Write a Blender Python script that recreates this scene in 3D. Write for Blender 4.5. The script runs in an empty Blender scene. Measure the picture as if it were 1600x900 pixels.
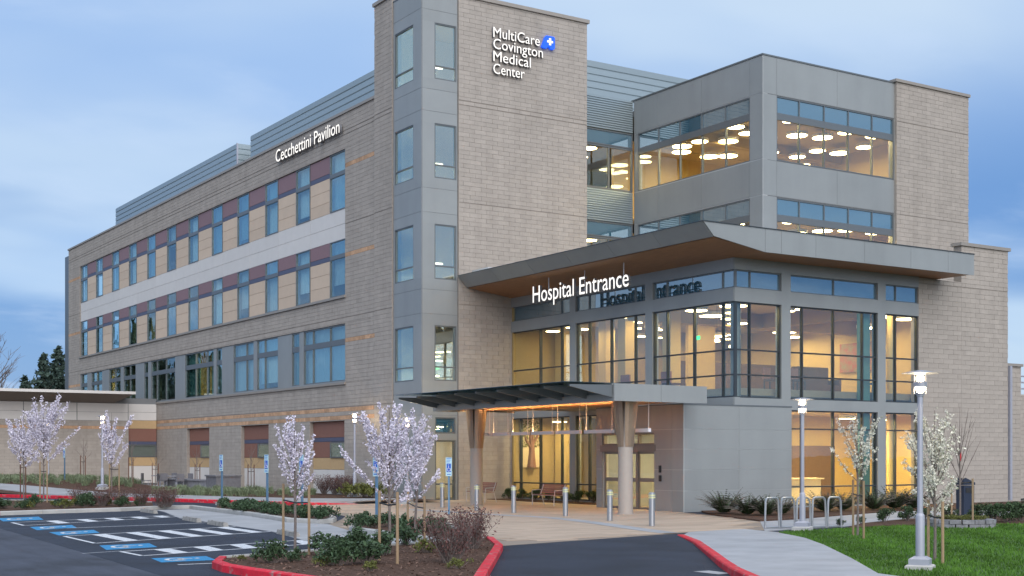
import bpy, math, random
from math import radians, sin, cos, pi

scene = bpy.context.scene
COL = scene.collection

# ------------------------------------------------------------------ camera
# X runs along the entrance front, Y along the long wing, Z up; metres.
cam = bpy.data.cameras.new('camera')
cam.sensor_width = 36.0
cam.lens = 47.12
cam.shift_y = 0.1649
cam.clip_start = 0.1
cam.clip_end = 6000
cam_ob = bpy.data.objects.new('camera', cam)
cam_ob.location = (0, 0, 2.0)
cam_ob.rotation_euler = (radians(90), 0, radians(-32.62))
COL.objects.link(cam_ob)
scene.camera = cam_ob

# ------------------------------------------------------------------ sky and sun (soft dusk light from behind the camera)
SUN_EL, SUN_AZ = radians(34), radians(200)     # azimuth of the sun as a compass angle from +Y, clockwise
world = bpy.data.worlds.new('World')
scene.world = world
world.use_nodes = True
wn, wl = world.node_tree.nodes, world.node_tree.links
wn.clear()
w_out = wn.new('ShaderNodeOutputWorld')
w_bg = wn.new('ShaderNodeBackground'); w_bg.inputs['Strength'].default_value = 0.1
sky = wn.new('ShaderNodeTexSky'); sky.sky_type = 'NISHITA'; sky.sun_disc = False
sky.sun_elevation = SUN_EL; sky.sun_rotation = SUN_AZ
sky.air_density = 1.0; sky.dust_density = 0.6; sky.ozone_density = 3.0; sky.altitude = 100
wl.new(w_bg.outputs[0], w_out.inputs['Surface'])
tc = wn.new('ShaderNodeTexCoord')
sep = wn.new('ShaderNodeSeparateXYZ'); wl.new(tc.outputs['Generated'], sep.inputs[0])
def wmath(op, a, b=None, c=None):
    n = wn.new('ShaderNodeMath'); n.operation = op
    for i, v in enumerate((a, b, c)):
        if v is None: continue
        if isinstance(v, (int, float)): n.inputs[i].default_value = v
        else: wl.new(v, n.inputs[i])
    return n.outputs[0]
zc = wmath('ADD', wmath('MAXIMUM', sep.outputs['Z'], 0.0), 0.16)
cx = wmath('DIVIDE', sep.outputs['X'], zc); cy = wmath('DIVIDE', sep.outputs['Y'], zc)
comb = wn.new('ShaderNodeCombineXYZ'); wl.new(cx, comb.inputs[0]); wl.new(cy, comb.inputs[1])
def cloud(scale, detail, seed, lo, hi, rough=0.55):
    mp = wn.new('ShaderNodeMapping'); wl.new(comb.outputs[0], mp.inputs[0])
    mp.inputs['Location'].default_value = (seed, seed * 0.37, 0)
    mp.inputs['Rotation'].default_value = (0, 0, radians(-32))
    mp.inputs['Scale'].default_value = (scale, scale * 1.5, 1)
    n = wn.new('ShaderNodeTexNoise'); n.inputs['Scale'].default_value = 1.0
    n.inputs['Detail'].default_value = detail; n.inputs['Roughness'].default_value = rough
    n.inputs['Distortion'].default_value = 0.25
    wl.new(mp.outputs[0], n.inputs['Vector'])
    mr = wn.new('ShaderNodeMapRange'); mr.interpolation_type = 'SMOOTHSTEP'
    mr.inputs['From Min'].default_value = lo; mr.inputs['From Max'].default_value = hi
    wl.new(n.outputs['Fac'], mr.inputs['Value'])
    return mr.outputs[0]
def wmix(f, a, b):
    n = wn.new('ShaderNodeMix'); n.data_type = 'RGBA'
    if isinstance(f, (int, float)): n.inputs[0].default_value = f
    else: wl.new(f, n.inputs[0])
    for i, v in ((6, a), (7, b)):
        if isinstance(v, tuple): n.inputs[i].default_value = (*v, 1)
        else: wl.new(v, n.inputs[i])
    return n.outputs[2]
veil = cloud(0.55, 4, 3.1, 0.33, 0.60, 0.5)
puff = cloud(1.35, 7, 9.4, 0.50, 0.74)
deck = wmix(veil, (2.05, 3.0, 4.65), (3.4, 4.15, 5.0))          # blue stratus deck with paler parts
lowz = wn.new('ShaderNodeMapRange'); lowz.interpolation_type = 'SMOOTHSTEP'
lowz.inputs['From Min'].default_value = 0.31; lowz.inputs['From Max'].default_value = 0.17
wl.new(sep.outputs['Z'], lowz.inputs['Value'])
bmap = wn.new('ShaderNodeMapping'); wl.new(tc.outputs['Generated'], bmap.inputs[0])
bmap.inputs['Location'].default_value = (4.2, 1.3, 0.4); bmap.inputs['Scale'].default_value = (2.3, 2.3, 10.0)
bn_ = wn.new('ShaderNodeTexNoise'); bn_.inputs['Scale'].default_value = 1.0; bn_.inputs['Detail'].default_value = 3.5; bn_.inputs['Roughness'].default_value = 0.5
wl.new(bmap.outputs[0], bn_.inputs['Vector'])
bank_ = wn.new('ShaderNodeMapRange'); bank_.interpolation_type = 'SMOOTHSTEP'
bank_.inputs['From Min'].default_value = 0.40; bank_.inputs['From Max'].default_value = 0.60
wl.new(bn_.outputs['Fac'], bank_.inputs['Value'])
low = wmath('MULTIPLY', lowz.outputs[0], wmath('ADD', wmath('MULTIPLY', bank_.outputs[0], 0.78), 0.26))
deck = wmix(low, deck, (0.70, 1.55, 3.35))                        # darker cloud banks low all round the horizon
c1 = wmix(0.86, sky.outputs[0], deck)
c2 = wmix(wmath('MULTIPLY', puff, 0.5), c1, (3.3, 4.1, 5.3))
wl.new(c2, w_bg.inputs['Color'])

sun = bpy.data.lights.new('sun', 'SUN')
sun.energy = 1.5; sun.angle = radians(70); sun.color = (1.0, 0.95, 0.9)
sun_ob = bpy.data.objects.new('sun', sun)
sun_ob.rotation_euler = (pi / 2 - SUN_EL, 0, pi - SUN_AZ + 0.0)
COL.objects.link(sun_ob)

scene.view_settings.view_transform = 'Standard'
scene.view_settings.look = 'None'
scene.view_settings.exposure = 0.88
scene.view_settings.gamma = 1.0
scene.render.engine = 'CYCLES'
scene.cycles.use_denoising = True
scene.cycles.max_bounces = 8
scene.cycles.transparent_max_bounces = 24
scene.cycles.sample_clamp_indirect = 6.0
scene.cycles.caustics_reflective = False
scene.cycles.caustics_refractive = False

# ------------------------------------------------------------------ materials
def lin(r, g, b):
    f = lambda v: v / 12.92 if v <= 0.04045 else ((v + 0.055) / 1.055) ** 2.4
    return tuple(f(v / 255.0) for v in (r, g, b))
MATS = {}
def mat(name, col, rough=0.7, metal=0.0, spec=0.5, var=0.0, vscale=6.0, bump=0.0, bscale=30.0, rand=0.0, attr=0.0,
        emit=None, estr=0.0, stretch=None, col2=None, streak=0.0, wear=None, stain=0.0):
    """plain surface with soft mottling, fine relief and per-object / per-face tone"""
    if name in MATS: return MATS[name]
    m = bpy.data.materials.new(name); m.use_nodes = True
    nt = m.node_tree; N, L = nt.nodes, nt.links
    b = N['Principled BSDF']
    b.inputs['Roughness'].default_value = rough; b.inputs['Metallic'].default_value = metal
    b.inputs['Specular IOR Level'].default_value = spec
    b.inputs['Base Color'].default_value = (*col, 1)
    out = None
    if var or bump or col2 or streak or wear or stain:
        t = N.new('ShaderNodeTexCoord'); mp = N.new('ShaderNodeMapping'); L.new(t.outputs['Object'], mp.inputs[0])
        if stretch: mp.inputs['Scale'].default_value = stretch
    if var or col2:
        n = N.new('ShaderNodeTexNoise'); n.inputs['Scale'].default_value = vscale; n.inputs['Detail'].default_value = 6
        n.inputs['Roughness'].default_value = 0.62
        L.new(mp.outputs[0], n.inputs['Vector'])
        mx = N.new('ShaderNodeMix'); mx.data_type = 'RGBA'
        r = N.new('ShaderNodeMapRange'); r.inputs['From Min'].default_value = 0.3; r.inputs['From Max'].default_value = 0.7
        L.new(n.outputs['Fac'], r.inputs['Value']); L.new(r.outputs[0], mx.inputs[0])
        if col2: a_, b_ = col, col2
        else: a_ = tuple(c * (1 - var) for c in col); b_ = tuple(min(1, c * (1 + var)) for c in col)
        mx.inputs[6].default_value = (*a_, 1); mx.inputs[7].default_value = (*b_, 1)
        out = mx.outputs[2]
    def layer(scale, sc3, lo, hi, detail=4):
        mp2 = N.new('ShaderNodeMapping'); L.new(t.outputs['Object'], mp2.inputs[0]); mp2.inputs['Scale'].default_value = sc3
        nn = N.new('ShaderNodeTexNoise'); nn.inputs['Scale'].default_value = scale; nn.inputs['Detail'].default_value = detail
        L.new(mp2.outputs[0], nn.inputs['Vector'])
        rr = N.new('ShaderNodeMapRange'); rr.inputs['From Min'].default_value = lo; rr.inputs['From Max'].default_value = hi
        L.new(nn.outputs['Fac'], rr.inputs['Value']); return rr.outputs[0]
    def over(base, fac, c2=None, mul=None):
        mx2 = N.new('ShaderNodeMix'); mx2.data_type = 'RGBA'
        if mul is not None: mx2.blend_type = 'MULTIPLY'; c2 = (mul, mul, mul)
        L.new(fac, mx2.inputs[0])
        if base: L.new(base, mx2.inputs[6])
        else: mx2.inputs[6].default_value = (*col, 1)
        mx2.inputs[7].default_value = (*c2, 1); return mx2.outputs[2]
    if streak: out = over(out, layer(1.4, (1, 1, 0.07), 0.42, 0.75), mul=1 - 2 * streak)       # rain streaks running down the face
    if stain: out = over(out, layer(0.5, (1, 1, 1), 0.45, 0.75, 7), mul=1 - 1.6 * stain)       # old spills and tyre dirt
    if wear: out = over(out, layer(wear[3], (1, 1, 1), wear[1], wear[2]), wear[0])             # worn or speckled patches
    if rand or attr:
        hs = N.new('ShaderNodeHueSaturation')
        if out: L.new(out, hs.inputs['Color'])
        else: hs.inputs['Color'].default_value = (*col, 1)
        if attr:
            a = N.new('ShaderNodeAttribute'); a.attribute_name = 'tone'; src = a.outputs['Fac']; k = attr
        else:
            a = N.new('ShaderNodeObjectInfo'); src = a.outputs['Random']; k = rand
        r = N.new('ShaderNodeMapRange'); r.inputs['To Min'].default_value = 1 - k; r.inputs['To Max'].default_value = 1 + k
        L.new(src, r.inputs['Value']); L.new(r.outputs[0], hs.inputs['Value'])
        out = hs.outputs[0]
    if out: L.new(out, b.inputs['Base Color'])
    if bump:
        n2 = N.new('ShaderNodeTexNoise'); n2.inputs['Scale'].default_value = bscale; n2.inputs['Detail'].default_value = 4
        L.new(mp.outputs[0], n2.inputs['Vector'])
        bp = N.new('ShaderNodeBump'); bp.inputs['Strength'].default_value = bump; bp.inputs['Distance'].default_value = 0.02
        L.new(n2.outputs['Fac'], bp.inputs['Height']); L.new(bp.outputs[0], b.inputs['Normal'])
    if emit:
        b.inputs['Emission Color'].default_value = (*emit, 1); b.inputs['Emission Strength'].default_value = estr
    MATS[name] = m
    return m
def glass(name, tint=(0.9, 0.95, 0.95), refl=0.18, edge=0.75, wob=0.02, rough=0.0, body=None, bodyf=0.0, gcol=(0.86, 0.95, 1.0)):
    m = bpy.data.materials.new(name); m.use_nodes = True
    nt = m.node_tree; N, L = nt.nodes, nt.links
    N.clear()
    o = N.new('ShaderNodeOutputMaterial')
    tr = N.new('ShaderNodeBsdfTransparent'); tr.inputs[0].default_value = (*tint, 1)
    gl = N.new('ShaderNodeBsdfGlossy'); gl.inputs['Roughness'].default_value = rough
    gl.inputs['Color'].default_value = (*gcol, 1)
    lw = N.new('ShaderNodeLayerWeight'); lw.inputs['Blend'].default_value = 0.25
    mr = N.new('ShaderNodeMapRange'); mr.inputs['To Min'].default_value = refl; mr.inputs['To Max'].default_value = edge
    L.new(lw.outputs['Facing'], mr.inputs['Value'])
    if wob:
        t = N.new('ShaderNodeTexCoord'); n = N.new('ShaderNodeTexNoise'); n.inputs['Scale'].default_value = 0.9; n.inputs['Detail'].default_value = 1
        L.new(t.outputs['Object'], n.inputs['Vector'])
        bp = N.new('ShaderNodeBump'); bp.inputs['Strength'].default_value = wob; bp.inputs['Distance'].default_value = 0.1
        L.new(n.outputs['Fac'], bp.inputs['Height']); L.new(bp.outputs[0], gl.inputs['Normal'])
    first = tr.outputs[0]
    if body:
        d = N.new('ShaderNodeBsdfDiffuse'); d.inputs[0].default_value = (*body, 1)
        mb = N.new('ShaderNodeMixShader'); mb.inputs[0].default_value = bodyf
        L.new(first, mb.inputs[1]); L.new(d.outputs[0], mb.inputs[2]); first = mb.outputs[0]
    mx = N.new('ShaderNodeMixShader')
    L.new(mr.outputs[0], mx.inputs[0]); L.new(first, mx.inputs[1]); L.new(gl.outputs[0], mx.inputs[2])
    L.new(mx.outputs[0], o.inputs['Surface'])
    return m
def lamp_mat(name, col, s):
    m = bpy.data.materials.new(name); m.use_nodes = True
    N, L = m.node_tree.nodes, m.node_tree.links; N.clear()
    o = N.new('ShaderNodeOutputMaterial'); e = N.new('ShaderNodeEmission')
    e.inputs[0].default_value = (*col, 1); e.inputs[1].default_value = s
    L.new(e.outputs[0], o.inputs[0]); return m

BLOCK = (0.425, 0.378, 0.335)
M = dict(
    block=mat('split face block', BLOCK, 0.9, spec=0.2, var=0.07, vscale=3, bump=0.3, bscale=14, attr=0.05, streak=0.06),
    block_one=mat('split face block single', BLOCK, 0.9, spec=0.2, var=0.07, vscale=3, bump=0.3, bscale=14, rand=0.05, streak=0.06),
    mortar=mat('block mortar', (0.335, 0.297, 0.263), 0.95, spec=0.1, var=0.1),
    accent=mat('amber accent block', (0.56, 0.35, 0.22), 0.9, spec=0.2, var=0.2, vscale=4, attr=0.15),
    coping=mat('metal coping', (0.36, 0.32, 0.28), 0.5, metal=0.3, var=0.04),
    grey=mat('grey metal panel', (0.31, 0.325, 0.325), 0.42, metal=0.15, var=0.05, vscale=0.6, rand=0.035, streak=0.035),
    joint=mat('panel joint', (0.20, 0.205, 0.21), 0.6),
    pale_joint=mat('pale panel joint', (0.47, 0.48, 0.48), 0.5),
    white=mat('off white panel', (0.70, 0.665, 0.63), 0.6, var=0.03, vscale=1.5, rand=0.03),
    tan=mat('tan panel', (0.66, 0.51, 0.38), 0.65, var=0.04, vscale=1.5, rand=0.05),
    ochre=mat('ochre panel', (0.56, 0.38, 0.20), 0.65, var=0.04, rand=0.03),
    plum=mat('plum panel', (0.26, 0.155, 0.17), 0.6, var=0.04, rand=0.05),
    rust=mat('rust brown panel', (0.25, 0.115, 0.085), 0.6, var=0.04, rand=0.04),
    navy=mat('navy panel', (0.085, 0.095, 0.16), 0.5, var=0.03),
    frame=mat('grey window frame', (0.17, 0.185, 0.195), 0.4, metal=0.4),
    dframe=mat('dark window gasket', (0.06, 0.07, 0.08), 0.4, metal=0.4),
    metal=mat('blue grey corrugated metal', (0.36, 0.42, 0.44), 0.38, metal=0.55, rand=0.04),
    wood=mat('cedar soffit', (0.35, 0.175, 0.085), 0.5, var=0.2, vscale=3, stretch=(8, 0.6, 1), rand=0.08),
    roofm=mat('roof membrane', (0.3, 0.3, 0.3), 0.9),
    inner=mat('warm plaster wall', (0.56, 0.415, 0.17), 0.8, var=0.03),
    inner2=mat('tan interior wall', (0.38, 0.275, 0.12), 0.8, var=0.04),
    dinner=mat('dark walnut panelling', (0.10, 0.055, 0.03), 0.5, var=0.2, stretch=(1, 1, 8)),
    ceil=mat('cream ceiling', (0.55, 0.44, 0.23), 0.85),
    ifloor=mat('interior floor', (0.34, 0.26, 0.18), 0.35, var=0.08),
    blind=mat('pale roller blind', (0.66, 0.72, 0.74), 0.9, var=0.04),
    blind_grey=mat('grey roller blind', (0.45, 0.50, 0.53), 0.9, var=0.05),
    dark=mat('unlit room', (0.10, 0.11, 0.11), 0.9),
    green_curtain=mat('teal curtain', (0.10, 0.22, 0.20), 0.9, var=0.1, stretch=(6, 6, 0.3)),
    steel=mat('brushed steel', (0.50, 0.51, 0.53), 0.32, metal=0.9, var=0.05),
    lampgrey=mat('grey lamp paint', (0.40, 0.41, 0.47), 0.45, metal=0.2, var=0.04),
    conc=mat('light concrete', (0.40, 0.40, 0.415), 0.85, var=0.10, vscale=1.2, bump=0.15, bscale=60, rand=0.03, stain=0.14),
    conc2=mat('kerb concrete', (0.46, 0.45, 0.43), 0.85, var=0.12, vscale=2.0, bump=0.2, bscale=50, rand=0.05),
    stopc=mat('stained wheel stop concrete', (0.30, 0.285, 0.265), 0.9, var=0.35, vscale=5, bump=0.4, bscale=30),
    red=mat('red kerb paint', (0.66, 0.014, 0.035), 0.65, var=0.22, vscale=4, bump=0.25, bscale=40, rand=0.08, wear=((0.36, 0.26, 0.24), 0.56, 0.70, 6)),
    asph=mat('new asphalt', (0.029, 0.037, 0.060), 0.75, spec=0.4, var=0.18, vscale=0.8, bump=0.7, bscale=110, wear=((0.062, 0.068, 0.09), 0.56, 0.74, 42), stain=0.3),
    asph_old=mat('worn asphalt', (0.066, 0.074, 0.102), 0.8, spec=0.4, wear=((0.12, 0.125, 0.15), 0.56, 0.74, 40), stain=0.35, var=0.25, vscale=1.6, bump=0.6, bscale=120, stretch=(2.2, 0.35, 1)),
    paint=mat('white road paint', (0.70, 0.71, 0.74), 0.6, var=0.1, vscale=9, wear=((0.16, 0.17, 0.2), 0.56, 0.68, 20)),
    bluep=mat('blue road paint', (0.010, 0.25, 0.53), 0.6, var=0.12, vscale=9, wear=((0.05, 0.08, 0.14), 0.56, 0.68, 20)),
    paver=mat('tan paver', (0.50, 0.385, 0.295), 0.8, spec=0.3, var=0.12, vscale=0.5, bump=0.2, bscale=60, attr=0.10),
    paver_one=mat('tan paver single', (0.50, 0.385, 0.295), 0.8, spec=0.3, var=0.12, vscale=0.5, bump=0.2, bscale=60, rand=0.10),
    pbase=mat('paver bed', (0.30, 0.24, 0.19), 0.9),
    mulch=mat('bark mulch', (0.115, 0.070, 0.052), 0.95, spec=0.1, var=0.5, vscale=16, bump=1.0, bscale=45),
    soil=mat('ground soil', (0.10, 0.09, 0.07), 0.95, var=0.2),
    lawn=mat('lawn base', (0.06, 0.125, 0.02), 0.9, var=0.3, vscale=3),
    blade=mat('grass blade', (0.078, 0.172, 0.023), 0.7, spec=0.2, attr=0.45),
    leaf=mat('green leaf', (0.055, 0.095, 0.045), 0.55, spec=0.4, attr=0.5),
    leaf_y=mat('olive leaf', (0.14, 0.15, 0.04), 0.6, spec=0.3, attr=0.45),
    fern=mat('dark fern leaf', (0.05, 0.085, 0.035), 0.6, spec=0.3, attr=0.5),
    twig=mat('red brown twig', (0.13, 0.062, 0.055), 0.8, attr=0.4),
    sedge=mat('grey green sedge', (0.24, 0.29, 0.17), 0.8, attr=0.4),
    needle=mat('conifer needle', (0.045, 0.075, 0.058), 0.7, attr=0.5),
    bark=mat('grey bark', (0.19, 0.155, 0.14), 0.9, var=0.25, vscale=20, bump=0.4),
    pink=mat('pale pink blossom', (0.76, 0.715, 0.80), 0.8, spec=0.2, attr=0.2),
    whiteb=mat('white blossom', (0.78, 0.76, 0.66), 0.8, spec=0.2, attr=0.2),
    stake=mat('wooden stake', (0.36, 0.25, 0.15), 0.85, var=0.2, stretch=(20, 20, 1), vscale=2, rand=0.15),
    stake_d=mat('dark wooden stake', (0.16, 0.08, 0.055), 0.85, var=0.2, rand=0.1),
    rubber=mat('black strap', (0.025, 0.025, 0.028), 0.7),
    benchw=mat('red brown slat', (0.28, 0.105, 0.07), 0.55, var=0.15, stretch=(1, 8, 1), rand=0.08),
    alu=mat('pale aluminium', (0.62, 0.60, 0.60), 0.4, metal=0.4),
    yellow=mat('reflective yellow band', (0.70, 0.71, 0.42), 0.4),
    blueg=mat('blue painted post', (0.13, 0.24, 0.37), 0.5, metal=0.3),
    signblue=mat('sign blue', (0.012, 0.10, 0.50), 0.4),
    signpale=mat('pale blue sign face', (0.45, 0.66, 0.74), 0.5),
    navyp=mat('navy powder coat', (0.018, 0.028, 0.055), 0.5),
    stone=mat('ring stone', (0.24, 0.235, 0.25), 0.9, var=0.25, bump=0.5, rand=0.2),
    stone_d=mat('dark grey stone', (0.17, 0.165, 0.18), 0.8, var=0.15, bump=0.3),
    cream=mat('cream counter', (0.70, 0.58, 0.40), 0.5, var=0.03),
    sofa=mat('brown upholstery', (0.09, 0.05, 0.03), 0.9, var=0.2),
    black=mat('black fitting', (0.02, 0.02, 0.022), 0.5),
    taupe=mat('taupe door frame', (0.24, 0.21, 0.19), 0.4, metal=0.3),
    capital=mat('bronze column hood', (0.36, 0.27, 0.20), 0.35, metal=0.5, var=0.05),
    colp=mat('taupe column paint', (0.40, 0.35, 0.31), 0.45, var=0.03),
    skyglass=glass('blue spandrel glass', (0.30, 0.5, 0.6), 0.22, 0.8, body=(0.04, 0.13, 0.19), bodyf=0.9),
    tealglass=glass('teal wing glass', (0.76, 0.92, 0.93), 0.22, 0.58, wob=0.07, gcol=(0.93, 1.0, 0.97)),
    paleglass=glass('pale wing glass', (0.86, 0.96, 0.96), 0.12, 0.40, wob=0.07, gcol=(0.95, 1.0, 0.98)),
    towerglass=glass('tower stair glass', (0.86, 0.95, 0.96), 0.24, 0.6, wob=0.04, gcol=(0.92, 1.0, 1.0)),
    clear=glass('clear lobby glass', (0.93, 0.96, 0.92), 0.05, 0.4, wob=0.03),
    lampglass=glass('lamp glass', (1, 0.98, 0.94), 0.05, 0.3, wob=0),
    canopyglass=glass('canopy glass', (0.16, 0.27, 0.29), 0.16, 0.6),
    letter=lamp_mat('lit white letter', (1.0, 0.97, 0.93), 0.75),
    letter_side=mat('letter return', (0.20, 0.20, 0.215), 0.5),
    logo=mat('lit blue emblem', (0.01, 0.07, 0.55), 0.4, emit=(0.01, 0.09, 0.75), estr=0.6),
    disc=lamp_mat('ceiling disc diffuser', (1.0, 0.735, 0.345), 13.0),
    tube=lamp_mat('stair lamp diffuser', (1.0, 0.86, 0.6), 3.0),
    bulb=lamp_mat('street lamp bulb', (1.0, 0.80, 0.52), 22.0),
    uplight=lamp_mat('pendant uplight', (1.0, 0.58, 0.24), 140.0),
    pend=mat('white pendant housing', (0.72, 0.70, 0.74), 0.5),
)

# ------------------------------------------------------------------ mesh helpers
class MB:
    def __init__(s): s.v = []; s.f = []; s.t = []
    def face(s, pts, tone=None):
        i = len(s.v); s.v += [tuple(p) for p in pts]; s.f.append(tuple(range(i, i + len(pts)))); s.t.append(0.5 if tone is None else tone)
    def box(s, x0, x1, y0, y1, z0, z1, tone=None, skip=''):
        i = len(s.v)
        s.v += [(x0, y0, z0), (x1, y0, z0), (x1, y1, z0), (x0, y1, z0), (x0, y0, z1), (x1, y0, z1), (x1, y1, z1), (x0, y1, z1)]
        F = {'b': (0, 3, 2, 1), 't': (4, 5, 6, 7), 's': (0, 1, 5, 4), 'e': (1, 2, 6, 5), 'n': (2, 3, 7, 6), 'w': (3, 0, 4, 7)}
        for k, q in F.items():
            if k not in skip: s.f.append(tuple(i + j for j in q)); s.t.append(0.5 if tone is None else tone)
        return s
    def prism(s, poly, z0, z1, top=None):
        n = len(poly); i = len(s.v); top = top or poly
        s.v += [(p[0], p[1], z0 if len(p) < 3 else p[2] - (z1 - z0)) for p in poly] + [(p[0], p[1], z1 if len(p) < 3 else p[2]) for p in top]
        s.f.append(tuple(i + j for j in reversed(range(n)))); s.f.append(tuple(i + n + j for j in range(n)))
        s.t += [0.5, 0.5]
        for j in range(n):
            k = (j + 1) % n; s.f.append((i + j, i + k, i + n + k, i + n + j)); s.t.append(0.5)
        return s
    def tube(s, path, rad, n=6, cap=True, tone=None):
        """round bar through the points of path; rad is a number or one per point"""
        from mathutils import Vector
        P = [Vector(p) for p in path]; R = rad if isinstance(rad, (list, tuple)) else [rad] * len(P)
        rings = []; prev = None
        for k, p in enumerate(P):
            d = (P[min(k + 1, len(P) - 1)] - P[max(k - 1, 0)]).normalized()
            a = prev if prev is not None else (Vector((1, 0, 0)) if abs(d.z) > 0.7 else Vector((0, 0, 1)))
            u = (a - d * a.dot(d))
            if u.length < 1e-5: u = d.orthogonal()
            u.normalize(); w = d.cross(u); prev = u
            b = len(s.v)
            s.v += [tuple(p + (u * cos(2 * pi * j / n) + w * sin(2 * pi * j / n)) * R[k]) for j in range(n)]
            rings.append(b)
        for a, b in zip(rings, rings[1:]):
            for j in range(n):
                j2 = (j + 1) % n; s.f.append((a + j, a + j2, b + j2, b + j)); s.t.append(0.5 if tone is None else tone)
        if cap:
            s.f.append(tuple(rings[0] + j for j in reversed(range(n)))); s.f.append(tuple(rings[-1] + j for j in range(n))); s.t += [0.5, 0.5]
        return s
    def lathe(s, prof, n=20, cx=0, cy=0):
        i = len(s.v)
        for r, z in prof: s.v += [(cx + r * cos(2 * pi * j / n), cy + r * sin(2 * pi * j / n), z) for j in range(n)]
        for k in range(len(prof) - 1):
            for j in range(n):
                j2 = (j + 1) % n; s.f.append((i + k * n + j, i + k * n + j2, i + (k + 1) * n + j2, i + (k + 1) * n + j)); s.t.append(0.5)
        if prof[0][0] > 1e-4: s.f.append(tuple(i + j for j in reversed(range(n)))); s.t.append(0.5)
        if prof[-1][0] > 1e-4: s.f.append(tuple(i + (len(prof) - 1) * n + j for j in range(n))); s.t.append(0.5)
        return s
    def mesh(s, name, m, smooth=False):
        me = bpy.data.meshes.new(name); me.from_pydata(s.v, [], s.f); me.materials.append(m)
        a = me.attributes.new('tone', 'FLOAT', 'FACE'); a.data.foreach_set('value', s.t)
        if smooth:
            me.polygons.foreach_set('use_smooth', [True] * len(me.polygons))
            try: me.set_sharp_from_angle(angle=radians(40))
            except Exception: pass
        me.update(); return me
    def build(s, name, m, parent=None, smooth=False, kind=None, loc=None):
        return link(name, s.mesh(name, m, smooth), parent, kind, loc)
def link(name, data, parent=None, kind=None, loc=None):
    o = bpy.data.objects.new(name, data); COL.objects.link(o)
    if parent: o.parent = parent
    if kind: o['kind'] = kind
    if loc: o.location = loc
    return o
def thing(name, label, cat, loc=(0, 0, 0), rz=0.0, group=None):
    o = bpy.data.objects.new(name, None); COL.objects.link(o); o.location = loc; o.rotation_euler = (0, 0, rz)
    tag(o, label, cat, group); return o
def tag(o, label, cat, group=None):
    o['label'] = label; o['category'] = cat
    if group: o['group'] = group
    return o
def struct(name, mb, m, parent=None): return mb.build(name, m, parent, kind='structure')
def copy_tree(o, parent=None):
    c = o.copy(); COL.objects.link(c)
    c.parent = parent
    for ch in list(o.children): copy_tree(ch, c)
    return c
def place(proto, used, loc, rz, label, group=None, s=1.0):
    """the first call places the thing itself, later ones a copy of it and of its parts"""
    o = proto if not used else copy_tree(proto)
    used.append(1)
    o.location = loc; o.rotation_euler = (0, 0, rz); o.scale = (s, s, s); o['label'] = label
    if group: o['group'] = group
    return o
def smooth_path(pts, n=4, closed=False):
    """Catmull-Rom through plan points"""
    out = []; N = len(pts)
    rng = range(N if closed else N - 1)
    g = (lambda i: pts[i % N]) if closed else (lambda i: pts[max(0, min(N - 1, i))])
    for i in rng:
        p0, p1, p2, p3 = g(i - 1), g(i), g(i + 1), g(i + 2)
        for k in range(n):
            t = k / n
            out.append(tuple(0.5 * (2 * p1[a] + (p2[a] - p0[a]) * t + (2 * p0[a] - 5 * p1[a] + 4 * p2[a] - p3[a]) * t * t
                             + (3 * p1[a] - p0[a] - 3 * p2[a] + p3[a]) * t ** 3) for a in range(2)))
    if not closed: out.append(tuple(pts[-1][:2]))
    return out
# a plane of a building: ax 'X' faces -X and runs along Y, ax 'Y' faces -Y and runs along X; n is depth inward
def wbox(mb, ax, c, n0, n1, u0, u1, z0, z1, tone=None):
    if ax == 'X': mb.box(c + n0, c + n1, u0, u1, z0, z1, tone)
    else: mb.box(u0, u1, c + n0, c + n1, z0, z1, tone)
    return mb

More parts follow.
